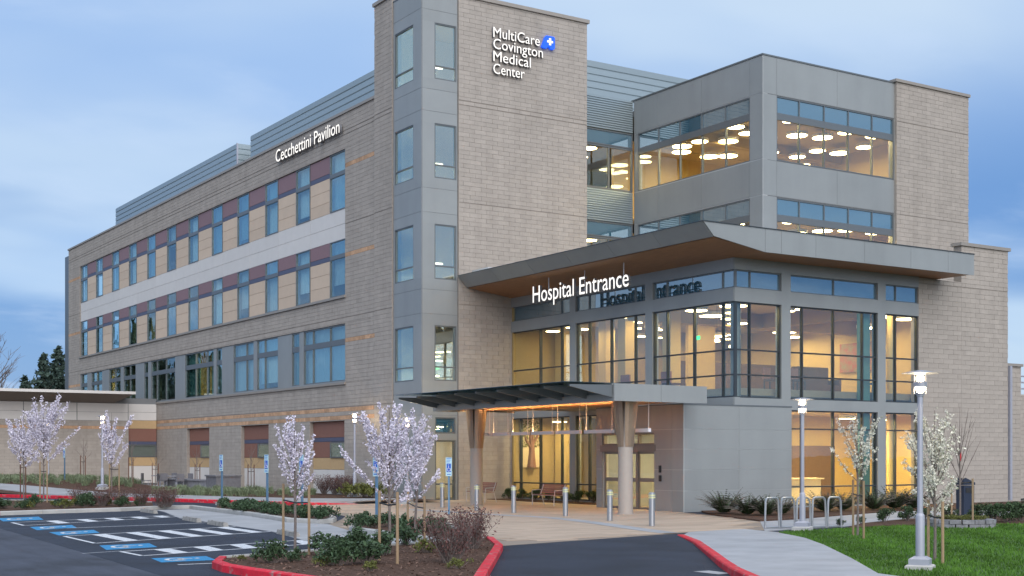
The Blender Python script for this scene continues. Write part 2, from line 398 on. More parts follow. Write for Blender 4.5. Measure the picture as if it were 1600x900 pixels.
# ------------------------------------------------------------------ the hospital
rnd = random.Random(5)
hospital = thing('hospital_building', 'large grey and tan block hospital with tall stair tower, glass lobby and long window wing', 'hospital', (0, 0, 0))
def rects_minus(u0, u1, z0, z1, holes):
    zs = sorted({z0, z1, *[min(max(h[k], z0), z1) for h in holes for k in (2, 3)]})
    out = []
    for a, b in zip(zs, zs[1:]):
        if b - a < 1e-4: continue
        mid = (a + b) / 2
        cuts = sorted((max(h[0], u0), min(h[1], u1)) for h in holes if h[2] < mid < h[3] and h[1] > u0 and h[0] < u1)
        u = u0
        for p, q in cuts:
            if p - u > 1e-4: out.append((u, p, a, b))
            u = max(u, q)
        if u1 - u > 1e-4: out.append((u, u1, a, b))
    return out
SINGLES = [0]
def block_wall(ax, c, u0, u1, z0, z1, holes=(), grooves=(), accents=(), L=0.62, H=0.204, seed=1, single=0, thick=0.4, parent=None, stuff=True):
    """block masonry: a recessed mortar backing and the blocks themselves standing proud of it"""
    r = random.Random(seed); parent = parent or hospital
    bk = MB()
    for (a, b, p, q) in rects_minus(u0, u1, z0, z1, holes): wbox(bk, ax, c, 0.016, thick, a, b, p, q)
    wall = bk.build('block_wall', M['mortar'], parent)
    mb, ac = MB(), MB(); J = 0.010; k = 0; z = z0
    protos = {}
    order = []
    while z < z1 - 0.02:
        zt = min(z + H, z1)
        if any(z - 1e-3 <= g < zt for g in grooves): gz = 0.045
        else: gz = 0.0
        sub = sorted({z, zt, *[h[i] for h in holes for i in (2, 3) if z < h[i] < zt]})
        for p, q in zip(sub, sub[1:]):
            if q - p < 0.03: continue
            for (a, b, _, _) in rects_minus(u0, u1, p, q, holes):
                u = a - (0.5 * L if k % 2 else 0.0) - L * r.random() * 0.12
                while u < b - 1e-3:
                    e = min(u + L, b); s = max(u, a)
                    if e - s > 0.04: order.append((s, e, p + gz, q, any(x[0] <= (p + q) / 2 <= x[1] and x[2] <= (s + e) / 2 <= x[3] for x in accents)))
                    u += L
        z = zt; k += 1
    for (s, e, p, q, acc) in order:
        d = -0.006 * r.random()
        if acc: wbox(ac, ax, c, d, 0.03, s + J / 2, e - J / 2, p + J / 2, q - J / 2, r.random())
        elif single and SINGLES[0] < single and e - s > L * 0.9 and q - p > H * 0.7:
            key = (round(e - s, 2), round(q - p, 3))
            if key not in protos:
                w, h = (e - s - J) / 2, (q - p - J) / 2
                m1 = MB(); wbox(m1, ax, 0, 0, 0.03, -w, w, -h, h); protos[key] = m1.mesh('brick', M['block_one'])
            mu, mz = (s + e) / 2, (p + q) / 2
            link('brick', protos[key], wall, None, (c + d, mu, mz) if ax == 'X' else (mu, c + d, mz)); SINGLES[0] += 1
        else: wbox(mb, ax, c, d, 0.03, s + J / 2, e - J / 2, p + J / 2, q - J / 2, r.random())
    if mb.f: mb.build('masonry', M['block'], wall, kind='stuff')
    if ac.f: ac.build('accent_masonry', M['accent'], wall, kind='stuff')
    return wall
def panel_wall(name, ax, c, us, zs, m, holes=(), back=None, thick=0.25, gap=0.014, parent=None, proud=0.03, pname='panel'):
    """metal cladding: panels with open joints over a backing"""
    parent = parent or hospital
    bk = MB()
    for (a, b, p, q) in rects_minus(us[0], us[-1], zs[0], zs[-1], holes): wbox(bk, ax, c, 0.012, thick, a, b, p, q)
    w = bk.build(name, back or M['joint'], parent)
    for a, b in zip(us, us[1:]):
        for p, q in zip(zs, zs[1:]):
            for (s, e, y, t) in rects_minus(a, b, p, q, holes):
                if e - s < 0.05 or t - y < 0.05: continue
                g0 = gap / 2 if abs(s - a) < 1e-3 else 0; g1 = gap / 2 if abs(e - b) < 1e-3 else 0
                h0 = gap / 2 if abs(y - p) < 1e-3 else 0; h1 = gap / 2 if abs(t - q) < 1e-3 else 0
                pm = MB(); wbox(pm, ax, c, 0, proud, s + g0, e - g1, y + h0, t - h1); pm.build(pname, m, w)
    return w
def window(ax, c, u0, u1, z0, z1, us=(), zs=(), fw=0.06, dep=0.12, fm=None, pm=None, parent=None, name='window', mw=None, bars=None, pane_n=0.05):
    """frame and mullions as one mesh, each pane a sub-part; pm may be a function of (column, row)"""
    fm = fm or M['frame']; mw = mw or fw; parent = parent or hospital
    f = MB()
    zb = [(z0 - 1e-9, z0 + fw)] + [(z - (bars or mw) / 2, z + (bars or mw) / 2) if not isinstance(z, tuple) else z for z in zs] + [(z1 - fw, z1)]
    ub = [(u0, u0 + fw)] + [(u - mw / 2, u + mw / 2) for u in us] + [(u1 - fw, u1)]
    for a, b in ub: wbox(f, ax, c, 0, dep, a, b, z0, z1)
    for i, (a, b) in enumerate(zb):
        for (p, q) in zip([x[1] for x in ub[:-1]], [x[0] for x in ub[1:]]): wbox(f, ax, c, 0.004, dep - 0.004, p, q, max(a, z0), b)
    w = f.build(name, fm, parent)
    for i, (p, q) in enumerate(zip([x[1] for x in ub[:-1]], [x[0] for x in ub[1:]])):
        for j, (a, b) in enumerate(zip([x[1] for x in zb[:-1]], [x[0] for x in zb[1:]])):
            mm = pm(i, j) if callable(pm) else pm
            g = MB(); wbox(g, ax, c, pane_n, pane_n + 0.012, p, q, a, b); g.build('pane', mm, w)
    return w
def slab(name, m, x0, x1, y0, y1, z0, z1, parent=None):
    return MB().box(x0, x1, y0, y1, z0, z1).build(name, m, parent or hospital)

XL, YT, XA, YB, XV, YV, XB, YK, YR = 29.2, 53.2, 33.95, 37.67, 31.2, 37.3, 41.9, 44.6, 54.0

def disc_light(x, y, z, size, watt, col=(1.0, 0.745, 0.37)):
    l = bpy.data.lights.new('lamp_or_fill_light', 'AREA'); l.shape = 'DISK'; l.size = size; l.energy = watt; l.color = col
    o = bpy.data.objects.new('lamp_or_fill_light', l); o.location = (x, y, z - 0.03); COL.objects.link(o)
# --- right block wall beside the lobby glass (its blocks show largest, so each is an object)
block_wall('Y', YB + 0.02, 44.12, 46.8, 0, 9.43, grooves=(9.18,), seed=2, single=300)
block_wall('Y', YB + 0.02, 46.8, 49.88, 0, 10.98, grooves=(9.18,), seed=3, single=300)
slab('wall_coping', M['coping'], 46.7, 49.98, YB - 0.06, YB + 0.5, 10.98, 11.12)
block_wall('Y', YB + 0.3, 49.9, 51.15, 0, 6.0, seed=4)
slab('wall_coping', M['coping'], 49.93, 51.22, YB + 0.22, YB + 0.8, 6.0, 6.12)
slab('downspout', M['lampgrey'], 49.93, 50.07, YB - 0.07, YB + 0.05, 0.1, 5.98)

# --- stair tower: block strip, metal corner bay with windows, block face carrying the sign
GRV = (4.55, 9.17, 13.78, 18.36)
block_wall('X', XL - 0.06, 55.97, 57.8, 0, 23.6, grooves=GRV, seed=11, thick=0.5)
slab('wall_coping', M['coping'], XL - 0.14, XL + 0.6, 55.9, 57.87, 23.6, 23.76)
block_wall('Y', YT - 0.06, 31.1, 38.36, 0, 23.15, grooves=GRV, seed=12, thick=0.5)
slab('wall_coping', M['coping'], 31.05, 38.46, YT - 0.15, YT + 0.6, 23.15, 23.32)
slab('tower_core', M['roofm'], 33.85, 38.0, YT + 0.445, 57.75, 12.0, 23.0)
slab('tower_core', M['mortar'], 38.01, 38.36, YT + 0.445, 57.75, 9.5, 23.1)
TWZ = ((5.47, 7.99, 6.10), (10.09, 12.60, 10.70), (14.69, 17.18, 15.30), (19.19, 21.75, 19.80))
tz = [0, 3.9, 4.9, 8.5, 9.6, 13.1, 14.2, 17.7, 18.7, 22.3, 23.3]
hl = [(53.98, 55.80, a, b) for a, b, _ in TWZ]
panel_wall('bay_cladding', 'X', XL, [YT + 0.004, 55.95], tz, M['grey'], holes=hl, thick=0.3)
hr = [(29.87, 31.02, a, b) for a, b, _ in TWZ] + [(29.9, 30.97, 0.03, 2.76), (29.9, 30.97, 3.06, 3.8)]
panel_wall('bay_cladding', 'Y', YT, [XL + 0.035, 31.08], tz, M['grey'], holes=hr, thick=0.3)
slab('bay_cap', M['frame'], XL - 0.02, 31.1, YT - 0.02, 55.95, 23.3, 23.36)
for (a, b, t) in TWZ:
    window('X', XL + 0.02, 53.98, 55.80, a, b, zs=(t,), pm=M['tealglass'])
    window('Y', YT + 0.02, 29.87, 31.02, a, b, zs=(t,), pm=M['towerglass'])
window('Y', YT + 0.02, 29.9, 30.97, 3.06, 3.8, pm=M['skyglass'])
dr = window('Y', YT + 0.03, 29.9, 30.97, 0.03, 2.76, zs=(0.75,), pm=M['clear'], name='stair_door', fw=0.07)
MB().tube([(30.80, YT - 0.03, 0.95), (30.80, YT - 0.03, 1.35)], 0.018).build('handle', M['steel'], dr)
# stairwell room: pale walls, a floor at every storey, a strip lamp under each ceiling
slab('stair_wall', M['white'], 29.55, 33.8, 57.2, 57.4, 0, 23.0)
slab('stair_wall', M['white'], 33.6, 33.8, YT + 0.45, 57.2, 0, 23.0)
slab('tower_roof', M['roofm'], XL + 0.3, 33.84, YT + 0.445, 57.4, 22.95, 23.05)
for k, zf in enumerate((-0.02, 4.62, 9.22, 13.83, 18.44, 22.6)):
    slab('stair_floor', M['ceil'], 29.52, 33.6, YT + 0.32, 57.2, zf - 0.25, zf)
for zf in (3.7, 6.45, 11.0, 15.65, 20.15):
    MB().box(29.95, 31.1, 54.6, 54.72, zf, zf + 0.07).build('stair_lamp', M['tube'], hospital)
    disc_light(30.8, 55.2, zf - 0.1, 0.5, 60, (1.0, 0.86, 0.66))

# --- recessed bay between tower and upper block
def corrugated(name, ax, c, u0, u1, z0, z1, pitch, parent=None, m=None, depth=0.05, slats=True):
    """ribbed sheet: every rib is a slat"""
    w = MB(); wbox(w, ax, c, depth, depth + 0.15, u0, u1, z0, z1)
    w = w.build(name, m or M['metal'], parent or hospital)
    n = max(1, round((z1 - z0) / pitch)); h = (z1 - z0) / n
    b = MB()
    A, B, C_, D = (0.0, h * 0.12), (0.0, h * 0.70), (depth, h * 0.80), (depth, h * 0.02)
    for q0, q1 in ((D, A), (A, B), (B, C_)):
        if ax == 'X': b.face([(q0[0], u1, q0[1]), (q0[0], u0, q0[1]), (q1[0], u0, q1[1]), (q1[0], u1, q1[1])])
        else: b.face([(u0, q0[0], q0[1]), (u1, q0[0], q0[1]), (u1, q1[0], q1[1]), (u0, q1[0], q1[1])])
    for u in (u0, u1):
        pts = [D, A, B, C_]; b.face([((p[0], u, p[1]) if ax == 'X' else (u, p[0], p[1])) for p in pts])
    me = b.mesh('slat', m or M['metal'])
    for k in range(n): link('slat', me, w, None, (c, 0, z0 + k * h) if ax == 'X' else (0, c, z0 + k * h))
    return w
corrugated('ribbed_siding', 'Y', YR, 38.38, 41.85, 18.42, 20.05, 0.115)
corrugated('ribbed_siding', 'Y', YR, 38.38, 41.85, 13.80, 15.40, 0.115)
corrugated('ribbed_siding', 'Y', YR, 38.38, 41.85, 9.6, 10.8, 0.115)
for z in (0, 4.6):
    window('Y', YR + 0.02, 38.38, 41.85, 13.02 + z, 13.78 + z, fw=0.06, pm=M['skyglass'])
    window('Y', YR + 0.02, 38.38, 41.85, 10.82 + z, 13.0 + z, us=(40.35,), fw=0.08, pm=M['clear'])

# --- upper block with ribbon windows and the block pier at its end
bz = [9.6, 10.8, 13.78, 15.38, 18.36, 20.05]
lh = [(45.44, 53.68, 10.8, 13.75), (45.44, 53.68, 15.42, 18.34)]
rh = [(42.76, 50.44, 10.8, 13.75), (42.76, 50.44, 15.38, 18.34)]
panel_wall('block_cladding', 'X', XB, [YK + 0.004, 45.44, 48.77, 52.05, 53.98], bz, M['grey'], holes=lh, thick=0.3, back=M['pale_joint'])
panel_wall('block_cladding', 'Y', YK, [XB + 0.032, 42.76, 46.6, 50.5], bz, M['grey'], holes=rh, thick=0.3)
slab('parapet_cap', M['frame'], XB - 0.03, XB + 0.35, YK - 0.03, 54.2, 20.05, 20.12)
slab('parapet_cap', M['frame'], XB + 0.35, 50.5, YK - 0.03, YK + 0.35, 20.05, 20.118)
for z in (0, 4.6):
    cl = lambda i, j: M['skyglass'] if j == 1 else M['clear']
    window('X', XB + 0.02, 45.44, 53.68, 10.82 + z, 13.74 + z, us=(47.11, 48.77, 50.4, 52.05), zs=((12.68 + z, 13.0 + z),), fw=0.055, mw=0.05, pm=cl)
    window('Y', YK + 0.02, 42.76, 50.44, 10.80 + z, 13.74 + z, us=(44.2, 45.79, 47.38, 48.98), zs=((12.66 + z, 12.98 + z),), fw=0.055, mw=0.05, pm=cl)
block_wall('Y', YK - 0.12, 50.5, 55.78, 9.0, 20.1, grooves=(13.79, 18.3), seed=21, thick=0.5)
block_wall('X', 50.5, YK - 0.088, YK + 0.3, 9.0, 20.1, seed=23, thick=0.2)
slab('wall_coping', M['coping'], 50.40, 55.84, YK - 0.20, YK + 0.5, 20.1, 20.24)
slab('roof_vent', M['alu'], 31.5, 32.4, 51.2, 52.6, 10.27, 10.52)
slab('side_wall', M['mortar'], 55.4, 55.78, YK + 0.385, 58, 9.0, 20.1)
slab('flat_roof', M['roofm'], XB + 0.34, 55.4, YK + 0.385, 61.0, 19.4, 19.7)
# rooms of the block: floors, back walls, glowing ceiling discs
for z in (9.25, 13.85):
    slab('interior_floor', M['ifloor'], XB + 0.32, 55.3, YK + 0.32, 54.3, z, z + 0.3)
    slab('interior_floor', M['ifloor'], 38.4, 55.3, 54.3, 60.8, z, z + 0.302)
for z0, z1 in ((9.55, 13.3), (14.15, 18.0)):
    slab('interior_ceiling', M['ceil'], 42.22, 55.3, YK + 0.32, 54.2, z1, z1 + 0.12)
    slab('interior_ceiling', M['ceil'], 38.4, 55.3, 54.32, 60.8, z1, z1 + 0.122)
    slab('interior_wall', M['inner'], 42.0, 53.4, 55.8, 56.0, z0, z1)
    slab('interior_wall', M['inner'], 53.2, 53.4, YK + 0.4, 55.8, z0, z1)
    slab('interior_wall', M['inner2'], 38.4, 42.0, 58.8, 59.0, z0, z1)
    slab('interior_beam', M['inner2'], 42.3, 53.0, 50.4, 50.8, z1 - 0.5, z1)
DISC = {}
def ceiling_disc(x, y, z, r, parent=None):
    if r not in DISC:
        a = MB().lathe([(r, 0), (r * 1.03, 0.03), (r * 1.03, 0.14), (r * 0.9, 0.16)], 20).mesh('ceiling_lamp', M['pend'], True)
        b = MB().lathe([(0.0001, -0.012), (r * 0.96, -0.01), (r * 0.97, 0.01)], 20).mesh('diffuser', M['disc'])
        DISC[r] = (a, b)
    o = link('ceiling_lamp', DISC[r][0], parent or hospital, None, (x, y, z)); link('diffuser', DISC[r][1], o)
rdc = random.Random(6)
for i in range(6):
    for j in range(6):
        x, y, r = 42.9 + 1.7 * i + rdc.uniform(-0.3, 0.3), 45.5 + 1.55 * j + rdc.uniform(-0.3, 0.3), rdc.choice((0.32, 0.42, 0.5))
        if (i + j) % 3 == 2: continue
        for zc_ in (17.72, 13.02): ceiling_disc(x, y, zc_ - rdc.choice((0, 0.15, 0.3)), r)
for x, y in ((39.4, 56.5), (41.0, 57.4), (40.2, 55.5)):
    for zc_ in (17.75, 13.05): ceiling_disc(x, y, zc_, 0.4)
# --- rooftop plant screens of ribbed metal
def screen_box(x0, x1, y0, y1, z0, z1):
    c = slab('plant_screen', M['metal'], x0 + 0.3, x1, y0 + 0.3, y1 - 0.1, z0, z1 - 0.05)
    for ax, cc, u0, u1 in (('X', x0, y0 + 0.05, y1), ('Y', y0, x0 + 0.05, x1)):
        n = round((z1 - z0) / 0.38); h = (z1 - z0) / n
        b = MB()
        for q0, q1 in (((0.05, 0.0), (0.0, h * 0.10)), ((0.0, h * 0.10), (0.0, h * 0.84)), ((0.0, h * 0.84), (0.05, h * 0.90)), ((0.05, h * 0.90), (0.05, h))):
            if ax == 'X': b.face([(q0[0], u1, q0[1]), (q0[0], u0, q0[1]), (q1[0], u0, q1[1]), (q1[0], u1, q1[1])])
            else: b.face([(u0, q0[0], q0[1]), (u1, q0[0], q0[1]), (u1, q1[0], q1[1]), (u0, q1[0], q1[1])])
        me = b.mesh('slat', M['metal'])
        for k in range(n): link('slat', me, c, None, (cc, 0, z0 + k * h) if ax == 'X' else (0, cc, z0 + k * h))
    MB().box(x0 - 0.01, x0 + 0.1, y0 - 0.01, y0 + 0.1, z0, z1 + 0.02).build('corner_trim', M['lampgrey'], c)
screen_box(35.2, 60, 61.6, 89.0, 19.0, 24.5)
screen_box(35.2, 52, 91.6, 121.6, 19.0, 24.5)
slab('flat_roof', M['roofm'], 29.55, 60, 58.0, 114.2, 18.6, 18.8)

# --- long wing
wh = [(61.2, 111.0, 10.12, 17.48), (61.2, 111.0, 5.76, 8.71)]
GO = ((61.28, 65.5), (71.15, 75.35), (80.75, 84.95))
wh += [(a, b, 0.0, 3.83) for a, b in GO]
pier = ((61.15, 57.8), (114.5, 111.0))
acc = []
for z in (7.9, 12.2, 16.62): acc += [(z - 0.08, z + 0.08, 57.8, 61.2), (z - 0.08, z + 0.08, 111.0, 114.5)]
acc += [(4.30, 4.50, 57, 115), (3.86, 4.02, 57, 115)]
block_wall('X', XL + 0.02, 57.8, 114.5, 0, 19.25, holes=wh, grooves=(4.66, 9.17, 13.78, 18.36), accents=acc, seed=31, thick=0.35)
slab('wall_coping', M['coping'], XL - 0.05, XL + 0.5, 57.8, 114.6, 19.25, 19.38)
slab('end_return', M['frame'], XL + 0.15, XL + 1.2, 114.5, 116.2, 0, 18.9)
def panels(ax, c, rows, m, parent, name):
    for (a, b, p, q) in rows:
        pm = MB(); wbox(pm, ax, c, 0, 0.04, a + 0.01, b - 0.01, p + 0.008, q - 0.008); pm.build(name, m, parent)
rec = MB(); wbox(rec, 'X', XL, 0.13, 0.3, 61.2, 111.0, 13.0, 14.52)
for k in range(11):
    u0 = 61.25 + 4.33 * k
    for z0, z1 in ((10.12, 13.0), (14.52, 17.48)): wbox(rec, 'X', XL, 0.13, 0.3, u0 + 1.85, u0 + 4.33, z0, z1)
panel_band = rec.build('panel_backing', M['joint'], hospital)
cp = XL + 0.09
rwg = random.Random(23)
for k in range(12):
    u0 = 61.25 + 4.33 * k; u1 = u0 + 1.85
    for z0, z1, za, zb in ((10.14, 13.0, 12.07, 12.28), (14.52, 17.46, 16.26, 16.47)):
        window('X', XL + 0.06, u0, u1, z0, z1, zs=((za, zb),), fw=0.05, dep=0.2, pm=lambda i, j: M[rwg.choice(('tealglass', 'paleglass', 'paleglass'))])
    if k < 11:
        v0, v1 = u1, u0 + 4.33
        panels('X', cp, [(v0, v1, 16.58, 17.46), (v0, v1, 12.30, 13.0)], M['plum'], panel_band, 'plum_panel')
        panels('X', cp, [(v0, v1, 16.34, 16.58), (v0, v1, 12.06, 12.30)], M['navy'], panel_band, 'navy_panel')
        for lo, hi in ((14.52, 16.34), (10.14, 12.06)):
            h = (hi - lo) / 3
            panels('X', cp, [(v0, v1, lo + i * h, lo + (i + 1) * h) for i in range(3)], M['tan'], panel_band, 'tan_panel')
    e = min(u0 + 4.33, 110.98)
    panels('X', cp, [(u0, e, 13.0, 13.76), (u0, e, 13.76, 14.52)], M['white'], panel_band, 'white_panel')
slab('window_sill', M['coping'], XL - 0.08, XL + 0.3, 61.1, 111.1, 10.0, 10.12)
slab('window_sill', M['coping'], XL - 0.08, XL + 0.3, 61.1, 111.1, 5.64, 5.76)
# second floor of the wing: grouped windows in grey cladding
ROW2 = (((61.25, 66.4), (63.1, 65.23)), ((66.95, 67.97), ()), ((69.9, 72.98), (71.85,)), ((73.5, 76.7), (74.65,)), ((78.65, 79.6), ()), ((80.1, 85.4), (81.3, 83.4)),
        ((87.4, 92.5), (89.35, 91.3)), ((93.2, 94.1), ()), ((96.1, 99.05), (97.5,)), ((99.8, 102.8), (101.2,)), ((104.7, 107.7), (106.2,)), ((108.9, 110.7), ()))
edges = [61.2] + [round(x, 3) for (a, b), _ in ROW2[:-1] for x in ((b + 0.28),)] + [111.0]
panel_wall('row_cladding', 'X', XL + 0.06, edges, [5.76, 8.71], M['grey'], holes=[(a, b, 5.84, 8.68) for (a, b), _ in ROW2], thick=0.24)
for (a, b), us in ROW2:
    window('X', XL + 0.075, a, b, 5.84, 8.68, us=us, zs=((7.66, 7.95),), fw=0.05, dep=0.18, pm=lambda i, j: M[rwg.choice(('tealglass', 'paleglass', 'paleglass'))])
# blinds, and the rooms behind the glass
BL = {}
def blind(u0, u1, z0, z1, m, n=0.34):
    b = MB()
    for i in range(10):
        a0, a1 = u0 + (u1 - u0) * i / 10, u0 + (u1 - u0) * (i + 1) / 10
        wbox(b, 'X', XL, n + 0.02 * (i % 2), n + 0.035 + 0.02 * (i % 2), a0, a1, z0, z1)
    b.build('window_blind', m, hospital)
rbd = random.Random(17)
for k in range(12):
    u0 = 61.25 + 4.33 * k
    lo_b = rbd.choice((14.4, 14.4, 14.9, 15.5, 14.4, 16.2))
    blind(u0 - 0.1, u0 + 1.95, lo_b, 17.5, M[rbd.choice(('blind', 'blind', 'blind_grey'))])
    if k < 5: blind(u0 - 0.1, u0 + 1.95, rbd.choice((10.0, 10.0, 10.8, 10.0)), 13.1, M[rbd.choice(('blind', 'blind_grey'))])
    elif k in (7, 8): blind(u0 + 0.9, u0 + 1.95, 10.0, 13.1, M['inner2'])
for q, ((a, b), us) in enumerate(ROW2[:5]): blind(a - 0.1, b + 0.1, 5.7 + (0.0, 0.0, 0.5, 0.0, 0.3)[q], 8.8, M[('blind_grey', 'green_curtain', 'blind', 'blind_grey', 'blind')[q]])
blind(83.3, 85.6, 5.7, 8.8, M['green_curtain']); blind(80.0, 81.2, 5.7, 8.8, M['blind']); blind(93.1, 94.2, 5.7, 8.8, M['green_curtain'])
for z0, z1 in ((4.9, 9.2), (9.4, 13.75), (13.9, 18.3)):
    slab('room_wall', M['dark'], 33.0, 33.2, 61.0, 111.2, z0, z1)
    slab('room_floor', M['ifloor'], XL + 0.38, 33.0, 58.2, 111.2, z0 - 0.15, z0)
    slab('room_ceiling', M['ceil'], XL + 0.38, 33.0, 58.2, 111.2, z1 - 0.12, z1)
for a in (79.9, 86.5): slab('room_partition', M['inner2'], XL + 0.4, 33.0, a, a + 0.1, 4.9, 9.1)
ceiling_disc(31.2, 82.6, 8.9, 0.6); ceiling_disc(30.6, 103.6, 8.9, 0.35)
slab('room_partition', M['inner2'], XL + 0.4, 33.0, 101.6, 101.7, 4.9, 9.1); slab('room_partition', M['inner2'], XL + 0.4, 33.0, 105.6, 105.7, 4.9, 9.1)
# ground floor openings of the wing
for (a, b) in GO:
    g = slab('infill_backing', M['joint'], XL + 0.27, XL + 0.4, a, b, 0, 3.83)
    wm = a + (b - a) * 0.47
    panels('X', XL + 0.22, [(a, b, 3.0, 3.83)], M['rust'], g, 'rust_panel')
    panels('X', XL + 0.22, [(a, b, 2.78, 3.0)], M['navy'], g, 'navy_panel')
    panels('X', XL + 0.22, [(wm, b, 1.95, 2.78)], M['rust'], g, 'rust_panel')
    panels('X', XL + 0.22, [(a, (a + b) / 2, 1.34, 1.95), ((a + b) / 2, b, 1.34, 1.95)], M['ochre'], g, 'ochre_panel')
    panels('X', XL + 0.22, [(a, (a + b) / 2, 0, 1.34), ((a + b) / 2, b, 0, 1.34)], M['white'], g, 'white_panel')
    w = window('X', XL + 0.14, a, wm, 1.95, 2.76, fw=0.06, dep=0.06, pm=M['tealglass'], pane_n=0.02)
    wq = MB(); wbox(wq, 'X', XL + 0.215, 0, 0.03, a + 0.06, wm - 0.06, 2.0, 2.7); wq.build('inner_blind', M['inner2'] if a > 70 else M['green_curtain'], w)

# --- lobby pavilion: grey framed glazing on two sides
def frame_front(ax, c, rects):
    m_ = MB()
    for (a, b, p, q, n) in rects: wbox(m_, ax, c, n, 0.32, a, b, p, q)
    return m_.build('glazing_frame', M['grey'], hospital)
fa = frame_front('X', XA, [(37.7, 53.12, 9.02, 9.5, 0.0), (37.7, 53.12, 7.84, 8.34, 0.0), (37.7, 53.12, 3.80, 4.24, 0.0),
      (42.53, 42.99, 4.24, 7.84, -0.003), (47.89, 48.34, 4.24, 7.84, -0.003), (42.53, 42.99, 8.34, 9.02, -0.003), (47.89, 48.34, 8.34, 9.02, -0.003),
      (42.53, 42.99, 0.0, 3.80, -0.003), (47.89, 48.34, 0.0, 3.80, -0.003), (42.99, 47.89, 0.0, 0.10, 0.0), (48.34, 53.12, 0.0, 0.10, 0.0)])
fb = frame_front('Y', YB, [(33.97, 44.1, 9.02, 9.5, -0.004), (33.97, 44.1, 7.82, 8.34, -0.004), (33.97, 44.1, 3.80, 4.22, -0.004),
      (36.36, 36.84, 4.22, 7.82, -0.007), (41.67, 42.13, 4.22, 7.82, -0.007), (36.36, 36.84, 8.34, 9.02, -0.007), (41.67, 42.13, 8.34, 9.02, -0.007),
      (41.67, 42.13, 0.0, 3.80, -0.007), (36.56, 41.67, 0.0, 0.10, -0.004), (42.13, 44.1, 0.0, 0.10, -0.004)])
ROWS_U = (5.09, 6.03)
for (a, b, us) in ((48.34, 53.12, (49.08, 50.79)), (42.99, 47.89, (43.76, 45.41, 46.98)), (37.72, 42.53, (38.4, 40.06, 41.69))):
    window('X', XA + 0.06, a, b, 4.24, 7.84, us=us, zs=ROWS_U, fw=0.05, mw=0.055, dep=0.14, fm=M['dframe'], pm=M['clear'])
    window('X', XA + 0.06, a, b, 8.34, 9.02, us=us[::2] if len(us) > 1 else us, fw=0.045, dep=0.12, fm=M['frame'], pm=M['skyglass'])
for (a, b, us) in ((48.34, 53.12, (49.08, 50.79, 52.44)), (42.99, 47.89, (43.76, 45.41, 46.98))):
    window('X', XA + 0.06, a, b, 0.10, 3.80, us=us, zs=(0.8,), fw=0.05, mw=0.055, dep=0.14, fm=M['dframe'], pm=M['clear'])
for (a, b, us) in ((34.08, 36.36, (34.82,)), (36.84, 41.67, (37.54, 39.24, 40.88)), (42.13, 44.1, (42.8,))):
    window('Y', YB + 0.06, a, b, 4.22, 7.82, us=us, zs=ROWS_U, fw=0.05, mw=0.055, dep=0.14, fm=M['dframe'], pm=M['clear'])
    window('Y', YB + 0.06, a, b, 8.34, 9.02, us=us[-2:-1] if len(us) > 1 else us, fw=0.045, dep=0.12, fm=M['frame'], pm=M['skyglass'])
for (a, b, us) in ((36.56, 41.67, (37.54, 39.24, 40.88)), (42.13, 44.1, (42.8,))):
    window('Y', YB + 0.06, a, b, 0.10, 3.80, us=us, zs=(0.84, 3.08), fw=0.05, mw=0.055, dep=0.14, fm=M['dframe'], pm=M['clear'])
# overhanging lobby roof: tapered eaves, cedar soffit, grey fascia panels
sec = [(31.05, 10.26), (31.53, 9.81), (33.95, 9.48), (45.48, 9.48), (45.48, 10.26)]
def extrude_y(sec, y0, y1):
    m_ = MB(); n = len(sec); i = len(m_.v)
    m_.v += [(x, y0, z) for x, z in sec] + [(x, y1, z) for x, z in sec]
    m_.f.append(tuple(range(n))); m_.f.append(tuple(n + j for j in reversed(range(n)))); m_.t += [.5, .5]
    for j in range(n): k = (j + 1) % n; m_.f.append((j, n + j, n + k, k)); m_.t.append(.5)
    return m_
roof = extrude_y(sec, 36.05, 53.08).build('lobby_roof', M['roofm'], hospital)
extrude_y([(31.60, 9.795), (31.60, 9.77), (33.95, 9.455), (45.40, 9.455), (45.40, 9.475), (33.95, 9.475)], 36.10, 53.06).build('soffit', M['wood'], roof)
FX = [31.5, 33.95, 34.75, 36.5, 39.1, 41.7, 43.9, 45.5]
for a, b in zip(FX, FX[1:]):
    zb0 = 9.43 if a > 33 else 9.80
    p = MB(); g = 0.006
    lo = [(a + g, zb0), (b - g, 9.43)]; hi = [(b - g, 10.28), ((a if a > 33 else 31.02) + g, 10.28)]
    pts = lo + hi
    p.face([(x, 36.0, z) for x, z in pts]); p.face([(x, 36.05, z) for x, z in reversed(pts)])
    for k in range(4): (x0, z0), (x1, z1) = pts[k], pts[(k + 1) % 4]; p.face([(x0, 36.05, z0), (x1, 36.05, z1), (x1, 36.0, z1), (x0, 36.0, z0)])
    p.build('fascia_panel', M['grey'], roof)
for k in range(6):
    a, b = 36.06 + k * 2.836, 36.06 + (k + 1) * 2.836 - 0.012
    p = MB()
    s4 = [(31.0, 10.28), (31.49, 9.79), (31.53, 9.82), (31.05, 10.28)]
    for y, o in ((a, 1), (b, -1)): p.face([(x, y, z) for x, z in s4[::o]])
    for i in range(4): (x0, z0), (x1, z1) = s4[i], s4[(i + 1) % 4]; p.face([(x0, a, z0), (x1, a, z1), (x1, b, z1), (x0, b, z0)])
    p.build('fascia_panel', M['grey'], roof)
MB().box(30.98, 45.52, 35.97, 36.12, 10.281, 10.31).box(30.98, 31.2, 36.12, 53.05, 10.282, 10.31).build('drip_edge', M['dframe'], roof)

